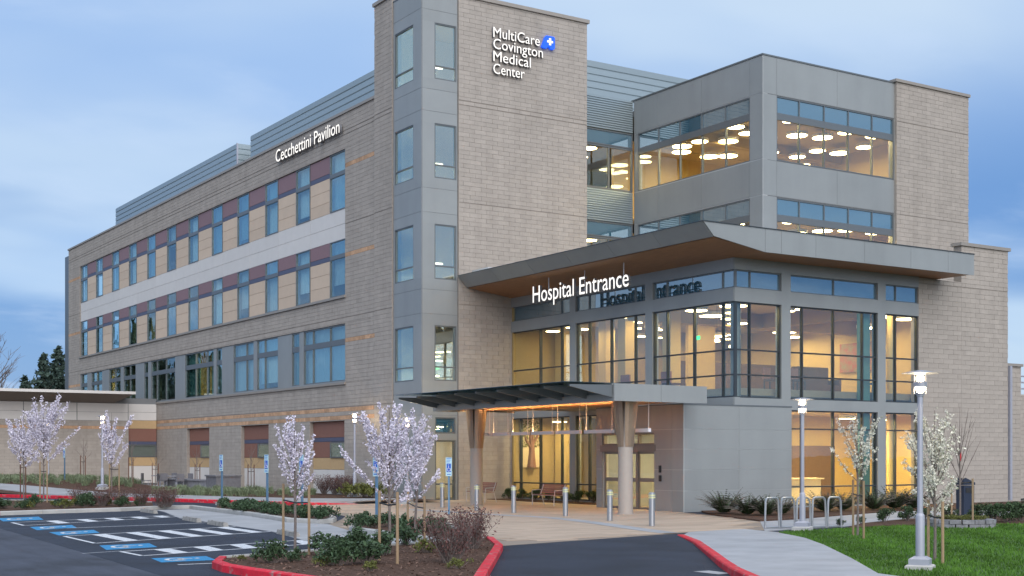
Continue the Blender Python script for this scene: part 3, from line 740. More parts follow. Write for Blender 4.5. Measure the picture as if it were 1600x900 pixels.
# --- entrance vestibule of grey panels
dh = (38.98, 42.2, 0.0, 2.9)
panel_wall('vestibule_cladding', 'X', XV, [YV + 0.004, 37.95, 42.6], [0, 0.77, 1.53, 2.28, 3.0, 3.88], M['grey'], holes=[dh], thick=0.3, back=M['pale_joint'])
panel_wall('vestibule_cladding', 'Y', YV, [XV + 0.032, 33.86, 36.54], [0, 0.77, 1.53, 2.28, 3.0, 3.88], M['grey'], thick=0.25, back=M['pale_joint'])
slab('vestibule_roof', M['frame'], XV - 0.015, 36.545, YV - 0.015, 42.6, 3.88, 3.93)
slab('vestibule_wall', M['grey'], XV + 0.302, 33.9, 42.3, 42.6, 0, 3.87)
slab('vestibule_ceiling', M['ceil'], XV + 0.302, 36.5, YV + 0.26, 42.3, 3.3, 3.4)
slab('vestibule_wall', M['inner2'], 36.2, 36.4, YV + 0.26, 42.3, 0, 3.3)
ent = window('X', XV + 0.05, 38.98, 42.2, 2.45, 2.9, us=(40.0, 41.1), fw=0.06, dep=0.15, pm=M['clear'], name='door_transom', fm=M['taupe'])
slab('door_header', M['taupe'], XV - 0.04, XV + 0.2, 38.9, 42.3, 2.2, 2.45)
for (a, b, n) in ((38.98, 40.06, 0.10), (40.04, 41.1, 0.04), (41.08, 42.2, 0.10)):
    window('X', XV + n, a, b, 0.02, 2.2, zs=((1.06, 1.2),), fw=0.09, dep=0.05, fm=M['taupe'], pm=M['clear'], name='sliding_door', pane_n=0.02)
slab('door_sensor', M['black'], XV - 0.10, XV - 0.04, 40.5, 40.7, 2.38, 2.46)
q = slab('card_reader', M['black'], XV - 0.05, XV + 0.005, 38.55, 38.66, 1.1, 1.32); slab('card_reader', M['black'], XV - 0.05, XV + 0.005, 38.56, 38.66, 1.42, 1.68)
MB().box(XV - 0.06, XV + 0.01, YV - 0.16, YV - 0.02, 0.35, 0.47).build('wall_lamp', M['black'], hospital, loc=(2.2, 0, 0))

# --- lobby rooms
slab('interior_floor', M['ifloor'], 34.3, 49.4, YB + 0.42, 53.0, -0.1, 0.02)
slab('interior_floor', M['ifloor'], 34.4, 49.4, YB + 0.5, 53.0, 4.35, 4.62)
slab('interior_ceiling', M['ceil'], 34.28, 49.4, YB + 0.33, 53.0, 3.86, 4.0)
slab('interior_ceiling', M['ceil'], 34.28, 49.4, YB + 0.33, 53.0, 8.36, 8.46)
slab('interior_wall', M['inner2'], 34.0, 49.4, 53.0, 53.12, 0.02, 9.4)
slab('interior_wall', M['inner'], 47.6, 47.8, YB + 0.45, 53.0, 0.02, 8.4)
slab('interior_beam', M['inner2'], 34.4, 47.6, 44.3, 44.8, 7.72, 8.36)
slab('interior_beam', M['inner2'], 41.6, 42.2, YB + 0.6, 44.3, 7.72, 8.358)
slab('walnut_wall', M['dinner'], 41.0, 47.6, 49.6, 49.8, 4.62, 6.6)
slab('walnut_wall', M['dinner'], 41.6, 45.2, 43.4, 43.55, 0.02, 2.5)
slab('interior_wall', M['inner'], 39.6, 41.2, 47.0, 47.2, 4.62, 8.36)
slab('interior_wall', M['inner2'], 36.6, 36.8, 42.8, 47.5, 0.02, 3.86)
slab('interior_wall', M['inner'], 36.8, 47.6, 44.2, 44.4, 0.02, 3.86)
for x, y in ((36.2, 52.2), (37.3, 50.2), (36.0, 47.0), (36.1, 44.0)):
    slab('interior_column', M['inner'], x, x + 0.55, y, y + 0.55, 0.02, 8.36)
for x, y, r in ((34.55, 38.25, 0.2), (37.6, 38.9, 0.17), (43.6, 38.7, 0.17)):
    MB().lathe([(r, 0.02), (r, 8.36)], 14, x, y).build('interior_column', M['frame' if r > 0.18 else 'inner'], hospital, True)
for i in range(8):
    for j in range(8):
        x, y, r = 34.9 + 1.6 * i + rdc.uniform(-0.3, 0.3), 38.8 + 1.75 * j + rdc.uniform(-0.3, 0.3), rdc.choice((0.34, 0.45, 0.55))
        if (i + 2 * j) % 3 == 1 or y > 52.3 or (41.3 < x < 42.5) or (43.9 < y < 45.2): continue
        ceiling_disc(x, y, 8.12 - rdc.choice((0, 0.15, 0.32)), r)
for x, y in ((35.2, 44.6), (35.4, 47.6), (35.4, 51.2), (39.0, 40.4), (42.6, 40.2), (45.6, 41.0), (39.6, 44.6), (33.6, 39.6)):
    ceiling_disc(x, y, 3.62 if x > 34 else 3.1, 0.35)
for x, y in ((35.2, 44.6), (35.4, 47.6), (35.4, 51.2), (39.0, 40.4), (42.6, 40.2), (45.6, 41.0)): disc_light(x, y, 3.62, 0.6, 85)
disc_light(33.6, 39.6, 3.1, 0.6, 170)
for x, y, w in ((37.6, 39.6, 130), (39.4, 41.8, 150), (41.4, 39.4, 130), (43.2, 40.6, 130)): disc_light(x, y, 3.60, 0.5, w)  # fill lights added to brighten the lower lobby, no lamp fixture at these spots
disc_light(31.2, 82.6, 8.9, 1.1, 120); disc_light(30.6, 103.6, 8.9, 0.6, 80)
slab('lobby_green_strip', M['green_curtain'], 41.0, 41.6, YB + 0.35, YB + 0.5, 0.1, 7.8)  # stand-in for a dark green upright strip behind the glass, not a curtain

# ------------------------------------------------------------------ lettering
def glyph(ch, depth):
    cu = bpy.data.curves.new('letter', 'FONT'); cu.body = ch; cu.extrude = depth / 2; cu.resolution_u = 3; cu.offset = 0.0
    o = bpy.data.objects.new('letter', cu); COL.objects.link(o)
    bpy.context.view_layer.update()
    me = bpy.data.meshes.new_from_object(o.evaluated_get(bpy.context.evaluated_depsgraph_get()))
    bpy.data.objects.remove(o); bpy.data.curves.remove(cu)
    return me
def bounds(me):
    xs = [v.co.x for v in me.vertices]; ys = [v.co.y for v in me.vertices]
    return (min(xs), max(xs), min(ys), max(ys)) if xs else (0, 0, 0, 0)
CAP = bounds(glyph('H', 0.1))
def text_line(root, s, ax, c, u_left, u_right, z_base, cap, depth, face, side, name='letter'):
    """separate letters standing on the plane, from u_left to u_right, capitals cap metres tall"""
    full = bounds(glyph(s, 0.1)); bar = glyph('|', 0.1); bw = bounds(bar)
    kx = abs(u_right - u_left) / (full[1] - full[0]); kz = cap / (CAP[3] - CAP[2])
    for i, ch in enumerate(s):
        if ch == ' ': continue
        adv = (bounds(glyph(s[:i] + '|', 0.1))[1] - bw[1]) if i else 0.0
        me = glyph(ch, 0.1)
        me.materials.clear(); me.materials.append(face); me.materials.append(side)
        for p in me.polygons: p.material_index = 0 if p.normal.z > 0.7 else 1
        for v in me.vertices:
            x = (v.co.x + adv - full[0]) * kx; z = v.co.y * kz; n = -(v.co.z + 0.05) * depth / 0.1
            v.co = (c + n, u_left - x, z_base + z) if ax == 'X' else (u_left + x, c + n, z_base + z)
        me.update(); me.name = name
        link(name, me, root)
s1 = thing('entrance_sign', 'lit white letters reading Hospital Entrance hung below the lobby roof soffit', 'sign')
text_line(s1, 'Hospital Entrance', 'X', 32.3, 48.61, 41.8, 8.70, 0.70, 0.12, M['letter'], M['letter_side'])
MB().box(32.19, 32.24, 41.84, 48.51, 8.83, 8.87).build('mounting_rail', M['letter_side'], s1, loc=(0.075, 0, 0))
for px in (47.52, 44.89, 42.25):
    MB().tube([(32.29, px, 8.85), (32.29, px, 9.74)], 0.022).build('hanger_rod', M['alu'], s1)
s2 = thing('wing_sign', 'white letters reading Cecchettini Pavilion along the parapet of the long wing', 'sign')
text_line(s2, 'Cecchettini Pavilion', 'X', XL - 0.04, 69.6, 61.4, 18.3, 0.66, 0.16, M['letter'], M['letter_side'])
yb_ = YT - 0.10
s3_ = thing('tower_sign', 'four lines of white letters and blue cross emblem on the stair tower', 'sign')
ul, z1_, z2_, z3_, z4_ = 32.88, 21.54, 21.01, 20.43, 19.85
for s, ur, z in (('MultiCare', 35.48, z1_), ('Covington', 35.66, z2_), ('Medical', 34.97, z3_), ('Center', 34.62, z4_)):
    text_line(s3_, s, 'Y', yb_, ul, ur, z, 0.47, 0.12, M['letter'], M['letter_side'])
e0, e1, ez0, ez1 = 35.6, 36.34, 21.5, 22.11
def on_emblem(a, b, n): return (e0 + (e1 - e0) * a, yb_ - n, ez0 + (ez1 - ez0) * b)
def emblem_prism(name, pts, n0, n1, m, parent):
    p = MB(); k = len(pts)
    p.face([on_emblem(a, b, n1) for a, b in pts]); p.face([on_emblem(a, b, n0) for a, b in reversed(pts)])
    for i in range(k): a, b = pts[i], pts[(i + 1) % k]; p.face([on_emblem(*a, n0), on_emblem(*b, n0), on_emblem(*b, n1), on_emblem(*a, n1)])
    return p.build(name, m, parent)
emb = emblem_prism('emblem', [(0.0, 0.08), (0.28, 0.90), (0.36, 1.0), (0.93, 1.0), (1.0, 0.92), (1.0, 0.10), (0.92, 0.0), (0.66, 0.0), (0.60, 0.16), (0.46, 0.16), (0.38, 0.0), (0.08, 0.0)], 0.0, 0.13, M['logo'], s3_)
w_ = 0.075
emblem_prism('cross', [(0.62 - w_, 0.28), (0.62 + w_, 0.28), (0.62 + w_, 0.47), (0.84, 0.47), (0.84, 0.63), (0.62 + w_, 0.63), (0.62 + w_, 0.82), (0.62 - w_, 0.82), (0.62 - w_, 0.63), (0.40, 0.63), (0.40, 0.47), (0.62 - w_, 0.47)], 0.131, 0.15, M['letter'], emb)

# ------------------------------------------------------------------ entrance canopy on two columns
can = thing('entrance_canopy', 'flat grey entrance canopy with glass edge fins and two flared columns', 'canopy', (28.4, 42.0, 0))
def cpart(name, mb, m, parent=None, smooth=False):
    o = mb.build(name, m, parent or can, smooth)
    if not parent: o.location = (-28.4, -42.0, 0)
    return o
cpart('deck', MB().box(27.35, 31.15, 36.06, 48.35, 4.0, 4.40).box(31.15, 33.9, 42.66, 48.35, 4.0, 4.398), M['roofm'])
un = cpart('underside', MB().box(27.35, 31.15, 36.07, 48.33, 3.95, 3.99), M['wood'])
for (x0, x1, a, b) in ((27.1, 29.1, 35.98, 36.05), (29.11, 31.16, 35.98, 36.05)): cpart('fascia_panel', MB().box(x0, x1, a, b, 3.88, 4.47), M['grey'])
cpart('edge_beam', MB().box(27.1, 27.3, 36.06, 48.4, 3.88, 4.12).box(27.18, 27.22, 36.06, 48.4, 4.12, 4.42).box(27.06, 27.34, 36.06, 48.4, 4.42, 4.46), M['grey'])
cpart('end_beam', MB().box(27.3, 31.1, 48.36, 48.5, 3.88, 4.44), M['grey'])
for k in range(9):
    y = 36.1 + k * 1.5
    f = MB(); t = 0.03
    pr = [(27.18, 3.98), (27.18, 4.42), (25.35, 4.395), (25.35, 4.33)]
    f.face([(x, y - t, z) for x, z in pr]); f.face([(x, y + t, z) for x, z in reversed(pr)])
    for i in range(4): (x0, z0), (x1, z1) = pr[i], pr[(i + 1) % 4]; f.face([(x0, y - t, z0), (x0, y + t, z0), (x1, y + t, z1), (x1, y - t, z1)])
    cpart('bracket', f, M['frame'])
    if k < 8: cpart('glass_panel', MB().box(25.2, 27.3, y - 0.02, y + 1.47, 4.475, 4.49), M['canopyglass'])
for y in (47.0, 37.0):
    c = cpart('column', MB().lathe([(0.34, 0.0), (0.34, 0.03), (0.26, 0.04), (0.255, 3.94)], 24, 28.35, y), M['colp'], smooth=True)
    hood = MB()
    for q in range(4):
        a0 = q * pi / 2 + pi / 4
        seg = [(a0 + pi / 2 * (j / 4) * 0.86 + 0.1) for j in range(5)]
        for j in range(4):
            for r0, z0, r1, z1 in ((0.275, 2.35, 0.45, 3.93),):
                hood.face([(28.35 + r0 * cos(seg[j]), y + r0 * sin(seg[j]), z0), (28.35 + r0 * cos(seg[j + 1]), y + r0 * sin(seg[j + 1]), z0),
                           (28.35 + r1 * cos(seg[j + 1]), y + r1 * sin(seg[j + 1]), z1), (28.35 + r1 * cos(seg[j]), y + r1 * sin(seg[j]), z1)])
        for sg in (seg[0], seg[-1]):
            hood.face([(28.35 + r * cos(sg), y + r * sin(sg), z) for r, z in ((0.26, 2.35), (0.275, 2.35), (0.45, 3.93), (0.26, 3.93))])
    h = hood.build('column_hood', M['capital'], c)
# hanging linear lamps: white housings with warm uplight
PY = [(48.2, 46.75), (46.65, 45.35), (45.2, 43.9), (43.75, 42.2), (42.05, 40.4), (40.2, 38.4), (38.2, 36.3)]
for a, b in PY:
    a, b = a - 0.05, b + 0.05
    p = cpart('pendant_lamp', MB().box(28.84, 28.96, b, a, 2.86, 2.89).box(28.84, 28.855, b, a, 2.89, 2.985).box(28.945, 28.96, b, a, 2.89, 2.985).box(28.855, 28.945, b, b + 0.015, 2.89, 2.985).box(28.855, 28.945, a - 0.015, a, 2.89, 2.985), M['pend'])
    MB().box(28.87, 28.93, b + 0.05, a - 0.05, 2.892, 2.90).build('uplight', M['uplight'], p)
    for y in (a - 0.06, b + 0.06): MB().tube([(28.9, y, 2.97), (28.9, y, 3.96)], 0.011, 5).build('hanger', M['alu'], p)

# ------------------------------------------------------------------ things in the lobby
desk = thing('reception_desk', 'cream reception desk behind the ground floor lobby glass', 'desk', (39.4, 40.6, 0.02))
MB().box(-1.7, 1.7, -0.35, 0.35, 0, 1.05).build('counter_front', M['cream'], desk)
MB().box(-1.8, 1.8, -0.45, 0.45, 1.05, 1.10).build('counter_top', M['cream'], desk)
MB().box(-1.7, -0.9, -0.36, 0.2, 1.1, 1.3).build('paper_tray', M['black'], desk)
sof = thing('lobby_sofa', 'dark brown high backed sofa on the upper lobby floor', 'sofa', (42.6, 42.0, 4.62))
MB().box(-1.0, 1.0, 0.25, 0.5, 0, 1.3).build('backrest', M['sofa'], sof); MB().box(-1.0, 1.0, -0.4, 0.25, 0, 0.5).build('seat', M['sofa'], sof)
for x in (-1.12, 1.0): MB().box(x, x + 0.12, -0.4, 0.5, 0, 0.75).build('armrest', M['sofa'], sof)
art = MB().box(47.50, 47.56, 42.9, 45.3, 6.0, 7.35).build('picture', mat('flower meadow picture', (0.45, 0.10, 0.08), 0.6, var=0.2, vscale=3, col2=(0.28, 0.30, 0.16)))
tag(art, 'colourful red and green picture on the upper lobby wall', 'picture')
mur = thing('tree_mural', 'brown tree mural with green leaves on yellow lobby wall behind glass', 'mural', (34.95, 52.93, 0))
MB().box(-0.62, 0.62, 0, 0.05, 1.5, 3.75).build('panel', M['cream'], mur)
MB().tube([(0.0, -0.02, 1.5), (0.02, -0.02, 2.2), (0.0, -0.02, 2.9), (0.0, -0.02, 3.3)], [0.24, 0.15, 0.13, 0.08], 8).tube([(0, -0.02, 2.5), (0.35, -0.02, 3.0), (0.45, -0.02, 3.4)], [0.1, 0.06, 0.03]).tube([(0, -0.02, 2.4), (-0.3, -0.02, 2.8), (-0.42, -0.02, 3.2)], [0.1, 0.06, 0.03]).build('trunk', M['rust'], mur)
lv = MB(); r_ = random.Random(4)
for k in range(150):
    x, z = r_.uniform(-0.58, 0.58), r_.uniform(2.45, 3.7)
    if abs(x) < 0.15 and z < 2.8: continue
    s = 0.07; a = r_.random() * 6.28
    lv.face([(x + s * cos(a + q * pi / 2) * (1 if q % 2 else 0.5), -0.05 - 0.02 * r_.random(), z + s * sin(a + q * pi / 2) * (1 if q % 2 else 0.5)) for q in range(4)], r_.random())
lv.build('leaves', M['leaf_y'], mur, kind='stuff')
pl = thing('glass_pendant', 'small glowing pendant lamp hanging above the reception desk', 'lamp', (38.6, 39.6, 2.55))
MB().lathe([(0.03, 0.25), (0.09, 0.0)], 12).build('shade', M['disc'], pl); MB().tube([(0, 0, 0.25), (0, 0, 1.31)], 0.01, 5).build('cord', M['black'], pl)

def make_chair():
    t = thing('lobby_chair', '', 'chair', group='chairs in the upper lobby')
    MB().box(-0.3, 0.3, -0.3, 0.3, 0.40, 0.48).build('seat', M['sofa'], t); MB().box(-0.3, 0.3, 0.26, 0.34, 0.48, 0.95).build('backrest', M['rust'], t)
    for sx in (-1, 1):
        for sy in (-1, 1): MB().box(sx * 0.27 - 0.02, sx * 0.27 + 0.02, sy * 0.27 - 0.02, sy * 0.27 + 0.02, 0, 0.40).build('leg', M['black'], t)
    return t
chp, chu = make_chair(), []
for x, y, rz, lab in ((37.6, 39.4, 0.4, 'brown chair near the lobby corner on the upper floor'), (38.6, 39.2, -0.2, 'brown chair just right of the chair near the lobby corner'), (43.0, 39.2, 0.6, 'brown chair behind the narrow right window of the upper lobby'),
                      (36.0, 43.8, 1.6, 'brown chair behind the middle left bay of the upper lobby'), (36.0, 46.6, 1.6, 'brown chair deep behind the left bay of the upper lobby')):
    place(chp, chu, (x, y, 4.62), rz, lab)
ex = thing('exit_sign', 'small glowing green exit sign under the upper lobby ceiling', 'sign', (36.2, 42.4, 6.9))
MB().box(-0.02, 0.02, -0.16, 0.16, -0.08, 0.08).build('sign_box', lamp_mat('green exit glow', (0.05, 0.9, 0.25), 1.6), ex); MB().tube([(0, 0, 0.08), (0, 0, 1.45)], 0.01, 5).build('hanger', M['black'], ex)
for k, (x, y) in enumerate(((36.6, 40.6), (36.9, 41.1), (36.3, 41.3))):
    sp = thing('glass_pendant', ('lower', 'middle', 'upper')[k] + ' small glowing pendant of the cluster in the upper lobby corner', 'lamp', (x, y, 6.2 + 0.25 * k), 0, 'pendant cluster in the upper lobby')
    MB().lathe([(0.02, 0.12), (0.10, 0.06), (0.10, 0.0)], 12).build('shade', M['disc'], sp); MB().tube([(0, 0, 0.12), (0, 0, 2.1 - 0.25 * k)], 0.008, 5).build('cord', M['black'], sp)

# ------------------------------------------------------------------ screen wall and rail past the right block wall
scr = thing('screen_wall', 'plain tan block wall at the right edge beyond the downspout', 'wall', (0, 0, 0))
block_wall('Y', 41.0, 51.4, 60.0, 0, 5.0, seed=51, parent=scr)
rl = thing('yard_railing', 'grey horizontal rails above the plain wall at the right edge', 'railing', (0, 0, 0))
for z in (5.3, 5.6, 5.9): MB().tube([(51.6, 41.3, z), (60.0, 41.3, z)], 0.04, 6).build('rail', M['lampgrey'], rl)
for x in (51.7, 54.5, 57.3): MB().tube([(x, 41.3, 4.9), (x, 41.3, 5.95)], 0.04, 6).build('post', M['lampgrey'], rl)

# ------------------------------------------------------------------ low clinic building to the left
low = thing('low_building', 'single storey block building with flat overhanging roof beside the long wing', 'building')
LY = 90.9
block_wall('Y', LY, -14.0, 27.2, 0, 4.44, grooves=(), accents=[(3.95, 4.12, -14, 27.2)], seed=41, parent=low)
bp = MB().box(-14, 27.2, LY + 0.06, LY + 0.4, 4.44, 6.0).box(27.2, 29.18, LY + 0.2, LY + 0.5, 0, 6.0).build('panel_backing', M['joint'], low)
x = -14.0
while x < 27.1:
    for a, b in ((4.45, 5.02), (5.02, 5.62)): MB().box(x + 0.01, min(x + 3.4, 27.2) - 0.01, LY + 0.02, LY + 0.06, a + 0.008, b - 0.008).build('white_panel', M['white'], bp)
    x += 3.4333
for z0, z1, m_, n_ in ((5.05, 5.62, 'white', 'white_panel'), (4.5, 5.05, 'white', 'white_panel'), (3.93, 4.5, 'ochre', 'ochre_panel'), (3.05, 3.93, 'rust', 'rust_panel'), (2.85, 3.05, 'navy', 'navy_panel'), (1.38, 1.98, 'ochre', 'ochre_panel'), (0.2, 1.38, 'white', 'white_panel')):
    MB().box(27.22, 29.17, LY + 0.15, LY + 0.2, z0 + 0.008, z1 - 0.008).build(n_, M[m_], bp)
window('Y', LY + 0.1, 27.22, 29.17, 2.0, 2.84, us=(), fw=0.07, dep=0.09, pm=M['clear'], parent=low, pane_n=0.03)
sec = [(88.6, 6.32), (88.6, 6.18), (LY + 0.05, 5.63), (100, 5.63), (100, 6.32)]
rf = MB(); n_ = len(sec)
x0, x1 = -14.0, [26.95, 26.9, 26.2, 26.2, 26.95]
i0 = [(x0, y, z) for y, z in sec]; i1 = [(xx, y, z) for xx, (y, z) in zip(x1, sec)]
rf.face(i0); rf.face(i1[::-1])
for k in range(n_): rf.face([i0[k], i1[k], i1[(k + 1) % n_], i0[(k + 1) % n_]])
rfo = rf.build('roof', mat('dark taupe soffit', (0.20, 0.165, 0.14), 0.6, var=0.05), low)
MB().box(-14.0, 26.98, 88.56, 88.64, 6.16, 6.34).build('fascia', M['white'], rfo)

# ------------------------------------------------------------------ ground
def S_(t): t = max(0.0, min(1.0, t)); return t * t * (3 - 2 * t)
def hh(x, y): return 0.13 + 0.5 * S_((y - 66) / 14) * (1 - S_((x - 22) / 5))
def sheet(name, poly, z, m, drop=0.03, parent=None, kind='structure'):
    p = MB(); p.prism([(a[0], a[1], a[2] if len(a) > 2 else z) for a in poly], z - drop, z)
    return p.build(name, m, parent, kind=kind if parent is None else None)
def ccw(p): return p if sum(a[0] * b[1] - b[0] * a[1] for a, b in zip(p, p[1:] + p[:1])) > 0 else p[::-1]
g = MB(); g.face([(-2500, -2500, -0.06), (2500, -2500, -0.06), (2500, 2500, -0.06), (-2500, 2500, -0.06)]); struct('ground', g, M['soil'])
sheet('road', [(-90, -60), (7.75, -60), (7.2, 22), (7.55, 28), (8.2, 40), (8.6, 80), (-90, 80)], -0.004, M['asph_old'])
sheet('parking_lot', [(7.75, -60), (40, -60), (40, 27.5), (27.0, 58), (24.8, 51.2), (22.1, 51.2), (14, 74), (8.6, 80), (8.2, 40), (7.55, 28), (7.2, 22)], 0.0, M['asph'])

# painted markings
mk = MB()
def line(a, b, w=0.1, mb=mk, z=0.004):
    dx, dy = b[0] - a[0], b[1] - a[1]; l = math.hypot(dx, dy); nx, ny = -dy / l * w / 2, dx / l * w / 2
    mb.face([(a[0] + nx, a[1] + ny, z), (a[0] - nx, a[1] - ny, z), (b[0] - nx, b[1] - ny, z), (b[0] + nx, b[1] + ny, z)])
def lerp(a, b, t): return (a[0] + (b[0] - a[0]) * t, a[1] + (b[1] - a[1]) * t)
def hatch(t0, t1, b0, b1, bars, w=0.42):
    line(t0, t1); line(b0, b1); line(t0, b0); line(t1, b1)
    l = math.hypot(t1[0] - t0[0], t1[1] - t0[1])
    for f in bars:
        a, a2 = lerp(t0, t1, f), lerp(t0, t1, f + w / l); b, b2 = lerp(b0, b1, f + 0.01), lerp(b0, b1, f + 0.01 + w / l)
        mk.face([(*a, 0.0042), (*b, 0.0042), (*b2, 0.0042), (*a2, 0.0042)])
Z1 = ((9.16, 42.51), (14.95, 44.96), (9.07, 40.5), (14.81, 43.76))
hatch(*Z1, (0.19, 0.37, 0.54, 0.71, 0.86))
Z2 = ((8.69, 34.48), (14.14, 36.7), (8.58, 31.29), (13.94, 33.7))
hatch(*Z2, (0.14, 0.32, 0.50, 0.68, 0.86))
Z3 = ((8.29, 28.25), (13.42, 29.9), (8.3, 26.83), (12.96, 28.49))
hatch(*Z3, (0.15, 0.34, 0.53, 0.72, 0.88))
line((9.02, 38.16), (14.08, 39.18))
line((8.17, 24.25), (8.92, 24.21))
line((7.45, 28.12), (8.36, 28.44), 0.05)
struct('road_marking', mk, M['paint'])
def access_symbol(c4, n):
    """blue painted square with a white wheelchair figure; c4 are its corners, near left first"""
    b = MB(); b.face([(*p, 0.004) for p in ccw(list(c4))])
    o = struct('accessible_bay_marking', b, M['bluep'])
    w = MB()
    def at(u, v):
        a = lerp(c4[0], c4[1], u); d = lerp(c4[3], c4[2], u); return lerp(a, d, v)
    def stroke(pts, t=0.07):
        for p, q in zip(pts, pts[1:]): line(at(*p), at(*q), t, w, 0.008)
    ring = [(0.36 + 0.17 * cos(a), 0.48 + 0.26 * sin(a)) for a in [0.5 + k * 5.0 / 12 for k in range(13)]]
    stroke(ring, 0.09); stroke([(0.66, 0.55), (0.46, 0.56), (0.44, 0.40), (0.28, 0.30)], 0.09); stroke([(0.44, 0.45), (0.44, 0.62)], 0.08)
    hd = [(0.75 + 0.05 * cos(k * pi / 4), 0.56 + 0.08 * sin(k * pi / 4)) for k in range(8)]
    w.face([(*at(*p), 0.008) for p in hd])
    struct('wheelchair_symbol', w, M['paint'], o)
access_symbol(((9.1, 43.42), (10.42, 43.87), (10.81, 46.22), (9.38, 45.7)), 1)
access_symbol(((8.78, 37.7), (10.04, 38.46), (10.31, 40.05), (9.0, 39.53)), 2)
access_symbol(((8.66, 34.89), (9.87, 35.54), (10.13, 37.07), (8.8, 36.51)), 3)
access_symbol(((8.17, 28.91), (9.38, 29.22), (9.64, 30.62), (8.45, 30.45)), 4)
access_symbol(((8.08, 24.93), (9.17, 24.94), (9.36, 26.05), (8.24, 26.06)), 5)
df = MB(); line((15.42, 17.96), (15.4, 17.29), 0.35, df, 0.005); struct('drain_cover', df, M['conc'])

# kerbs: single kerb stones along a path, inside on the left of the path
def kerb(name, pts, w=0.16, h=0.13, mats=('conc2',), zb=-0.02, piece=1.6, closed=False, hts=None, mid=None):
    root = MB(); n = len(pts)
    def off(i):
        a = pts[(i - 1) % n] if (closed or i > 0) else pts[0]; b = pts[(i + 1) % n] if (closed or i < n - 1) else pts[-1]
        dx, dy = b[0] - a[0], b[1] - a[1]; l = math.hypot(dx, dy) or 1; return (pts[i][0] - dy / l * w, pts[i][1] + dx / l * w)
    inn = [off(i) for i in range(n)]
    host = None; seg = n if closed else n - 1
    acc = 0.0; cur = None; mcur = None
    for i in range(seg):
        j = (i + 1) % n
        a, b, c, d = pts[i], pts[j], inn[j], inn[i]
        ha, hb = (hts[i], hts[j]) if hts else (h, h)
        mm = mats[mid[i]] if mid else mats[0]
        l = math.hypot(b[0] - a[0], b[1] - a[1])
        k = max(1, round(l / piece))
        for q in range(k):
            t0, t1 = q / k, (q + 1) / k
            e = 0.004 / l if l > 0.7 else 0.0
            p4 = [lerp(a, b, t0 + e), lerp(a, b, t1 - e), lerp(d, c, t1 - e), lerp(d, c, t0 + e)]
            z0, z1 = ha + (hb - ha) * t0, ha + (hb - ha) * t1
            s = MB(); i_in = 0.02
            mA, mB = lerp(p4[0], p4[3], 0.14), lerp(p4[1], p4[2], 0.14)
            bot = [(p[0], p[1], zb) for p in p4]
            top = [(*mA, z0), (*mB, z1), (*p4[2], z1), (*p4[3], z0)]
            lip = [(*p4[0], z0 - 0.02), (*p4[1], z1 - 0.02)]
            s.face([bot[0], bot[1], lip[1], lip[0]]); s.face([lip[0], lip[1], top[1], top[0]]); s.face(top)
            s.face([bot[1], bot[2], top[2], top[1], lip[1]]); s.face([bot[2], bot[3], top[3], top[2]]); s.face([bot[3], bot[0], lip[0], top[0], top[3]])
            if host is None: host = s.build(name, M[mm], None, kind='structure')
            else: s.build('kerb_stone', M[mm], host)
    return inn
def fill(name, poly, z, m): return sheet(name, ccw(list(poly)), z, m, drop=0.1)

# plaza of tan pavers
plaza_poly = [(16.06, 25.45), (22.33, 27.08), (23.04, 27.33), (25.3, 27.74), (25.38, 26.93), (28.77, 30.73), (30.34, 34.52), (31.0, 37.0), (33.9, 42.0), (33.9, 53.3), (29.3, 53.3), (29.0, 57.2), (24.63, 50.81),
              (22.3, 51.0), (20.3, 44), (19.6, 41), (18.5, 39.0), (17.4, 37.2), (16.69, 36.14), (15.67, 32.59), (15.22, 26.77), (17.09, 27.86)]
def inside(p, poly):
    r = False; n = len(poly)
    for i in range(n):
        a, b = poly[i], poly[(i + 1) % n]
        if (a[1] > p[1]) != (b[1] > p[1]) and p[0] < (b[0] - a[0]) * (p[1] - a[1]) / (b[1] - a[1]) + a[0]: r = not r
    return r
plaza = sheet('plaza_paving', ccw(plaza_poly), 0.006, M['pbase'], drop=0.004)
rp = random.Random(8)
PL, PW = 1.2, 0.4
one = None; field = MB(); cells = []
iy = 0; y = 24.0
while y < 58:
    x = 14.0 + (0.5 * PL if iy % 2 else 0)
    while x < 34:
        if all(inside(p, plaza_poly) for p in ((x, y), (x + PL, y), (x, y + PW), (x + PL, y + PW))): cells.append((x, y))
        x += PL
    y += PW; iy += 1
cells.sort(key=lambda c: c[0] * 0.539 + c[1] * 0.842)
def paver_mesh():
    m_ = MB(); j = 0.006; m_.box(j, PL - j, j, PW - j, 0.0, 0.012, skip='b'); return m_.mesh('paver', M['paver_one'])
pm_ = paver_mesh()
for k, (x, y) in enumerate(cells):
    if k < 295: link('paver', pm_, plaza, None, (x, y, 0.006 + 0.002 * rp.random()))
    else: field.box(x + 0.006, x + PL - 0.006, y + 0.006, y + PW - 0.006, 0.006, 0.018 + 0.002 * rp.random(), rp.random(), skip='b')
field.build('paver_field', M['paver'], plaza, kind='stuff')
# pale concrete band that sweeps in front of the bollards
band = smooth_path([(23.9, 44.48), (24.26, 38.71), (24.52, 36.0), (23.77, 32.51), (22.72, 29.0), (22.22, 27.15)], 5)
bm = MB()
for a, b in zip(band, band[1:]):
    d = math.hypot(b[0] - a[0], b[1] - a[1]); nx, ny = (b[1] - a[1]) / d * 0.28, -(b[0] - a[0]) / d * 0.28
    bm.face([(a[0] - nx, a[1] - ny, 0.0245), (b[0] - nx, b[1] - ny, 0.0245), (b[0] + nx, b[1] + ny, 0.0245), (a[0] + nx, a[1] + ny, 0.0245)])
struct('concrete_band', bm, M['conc'])

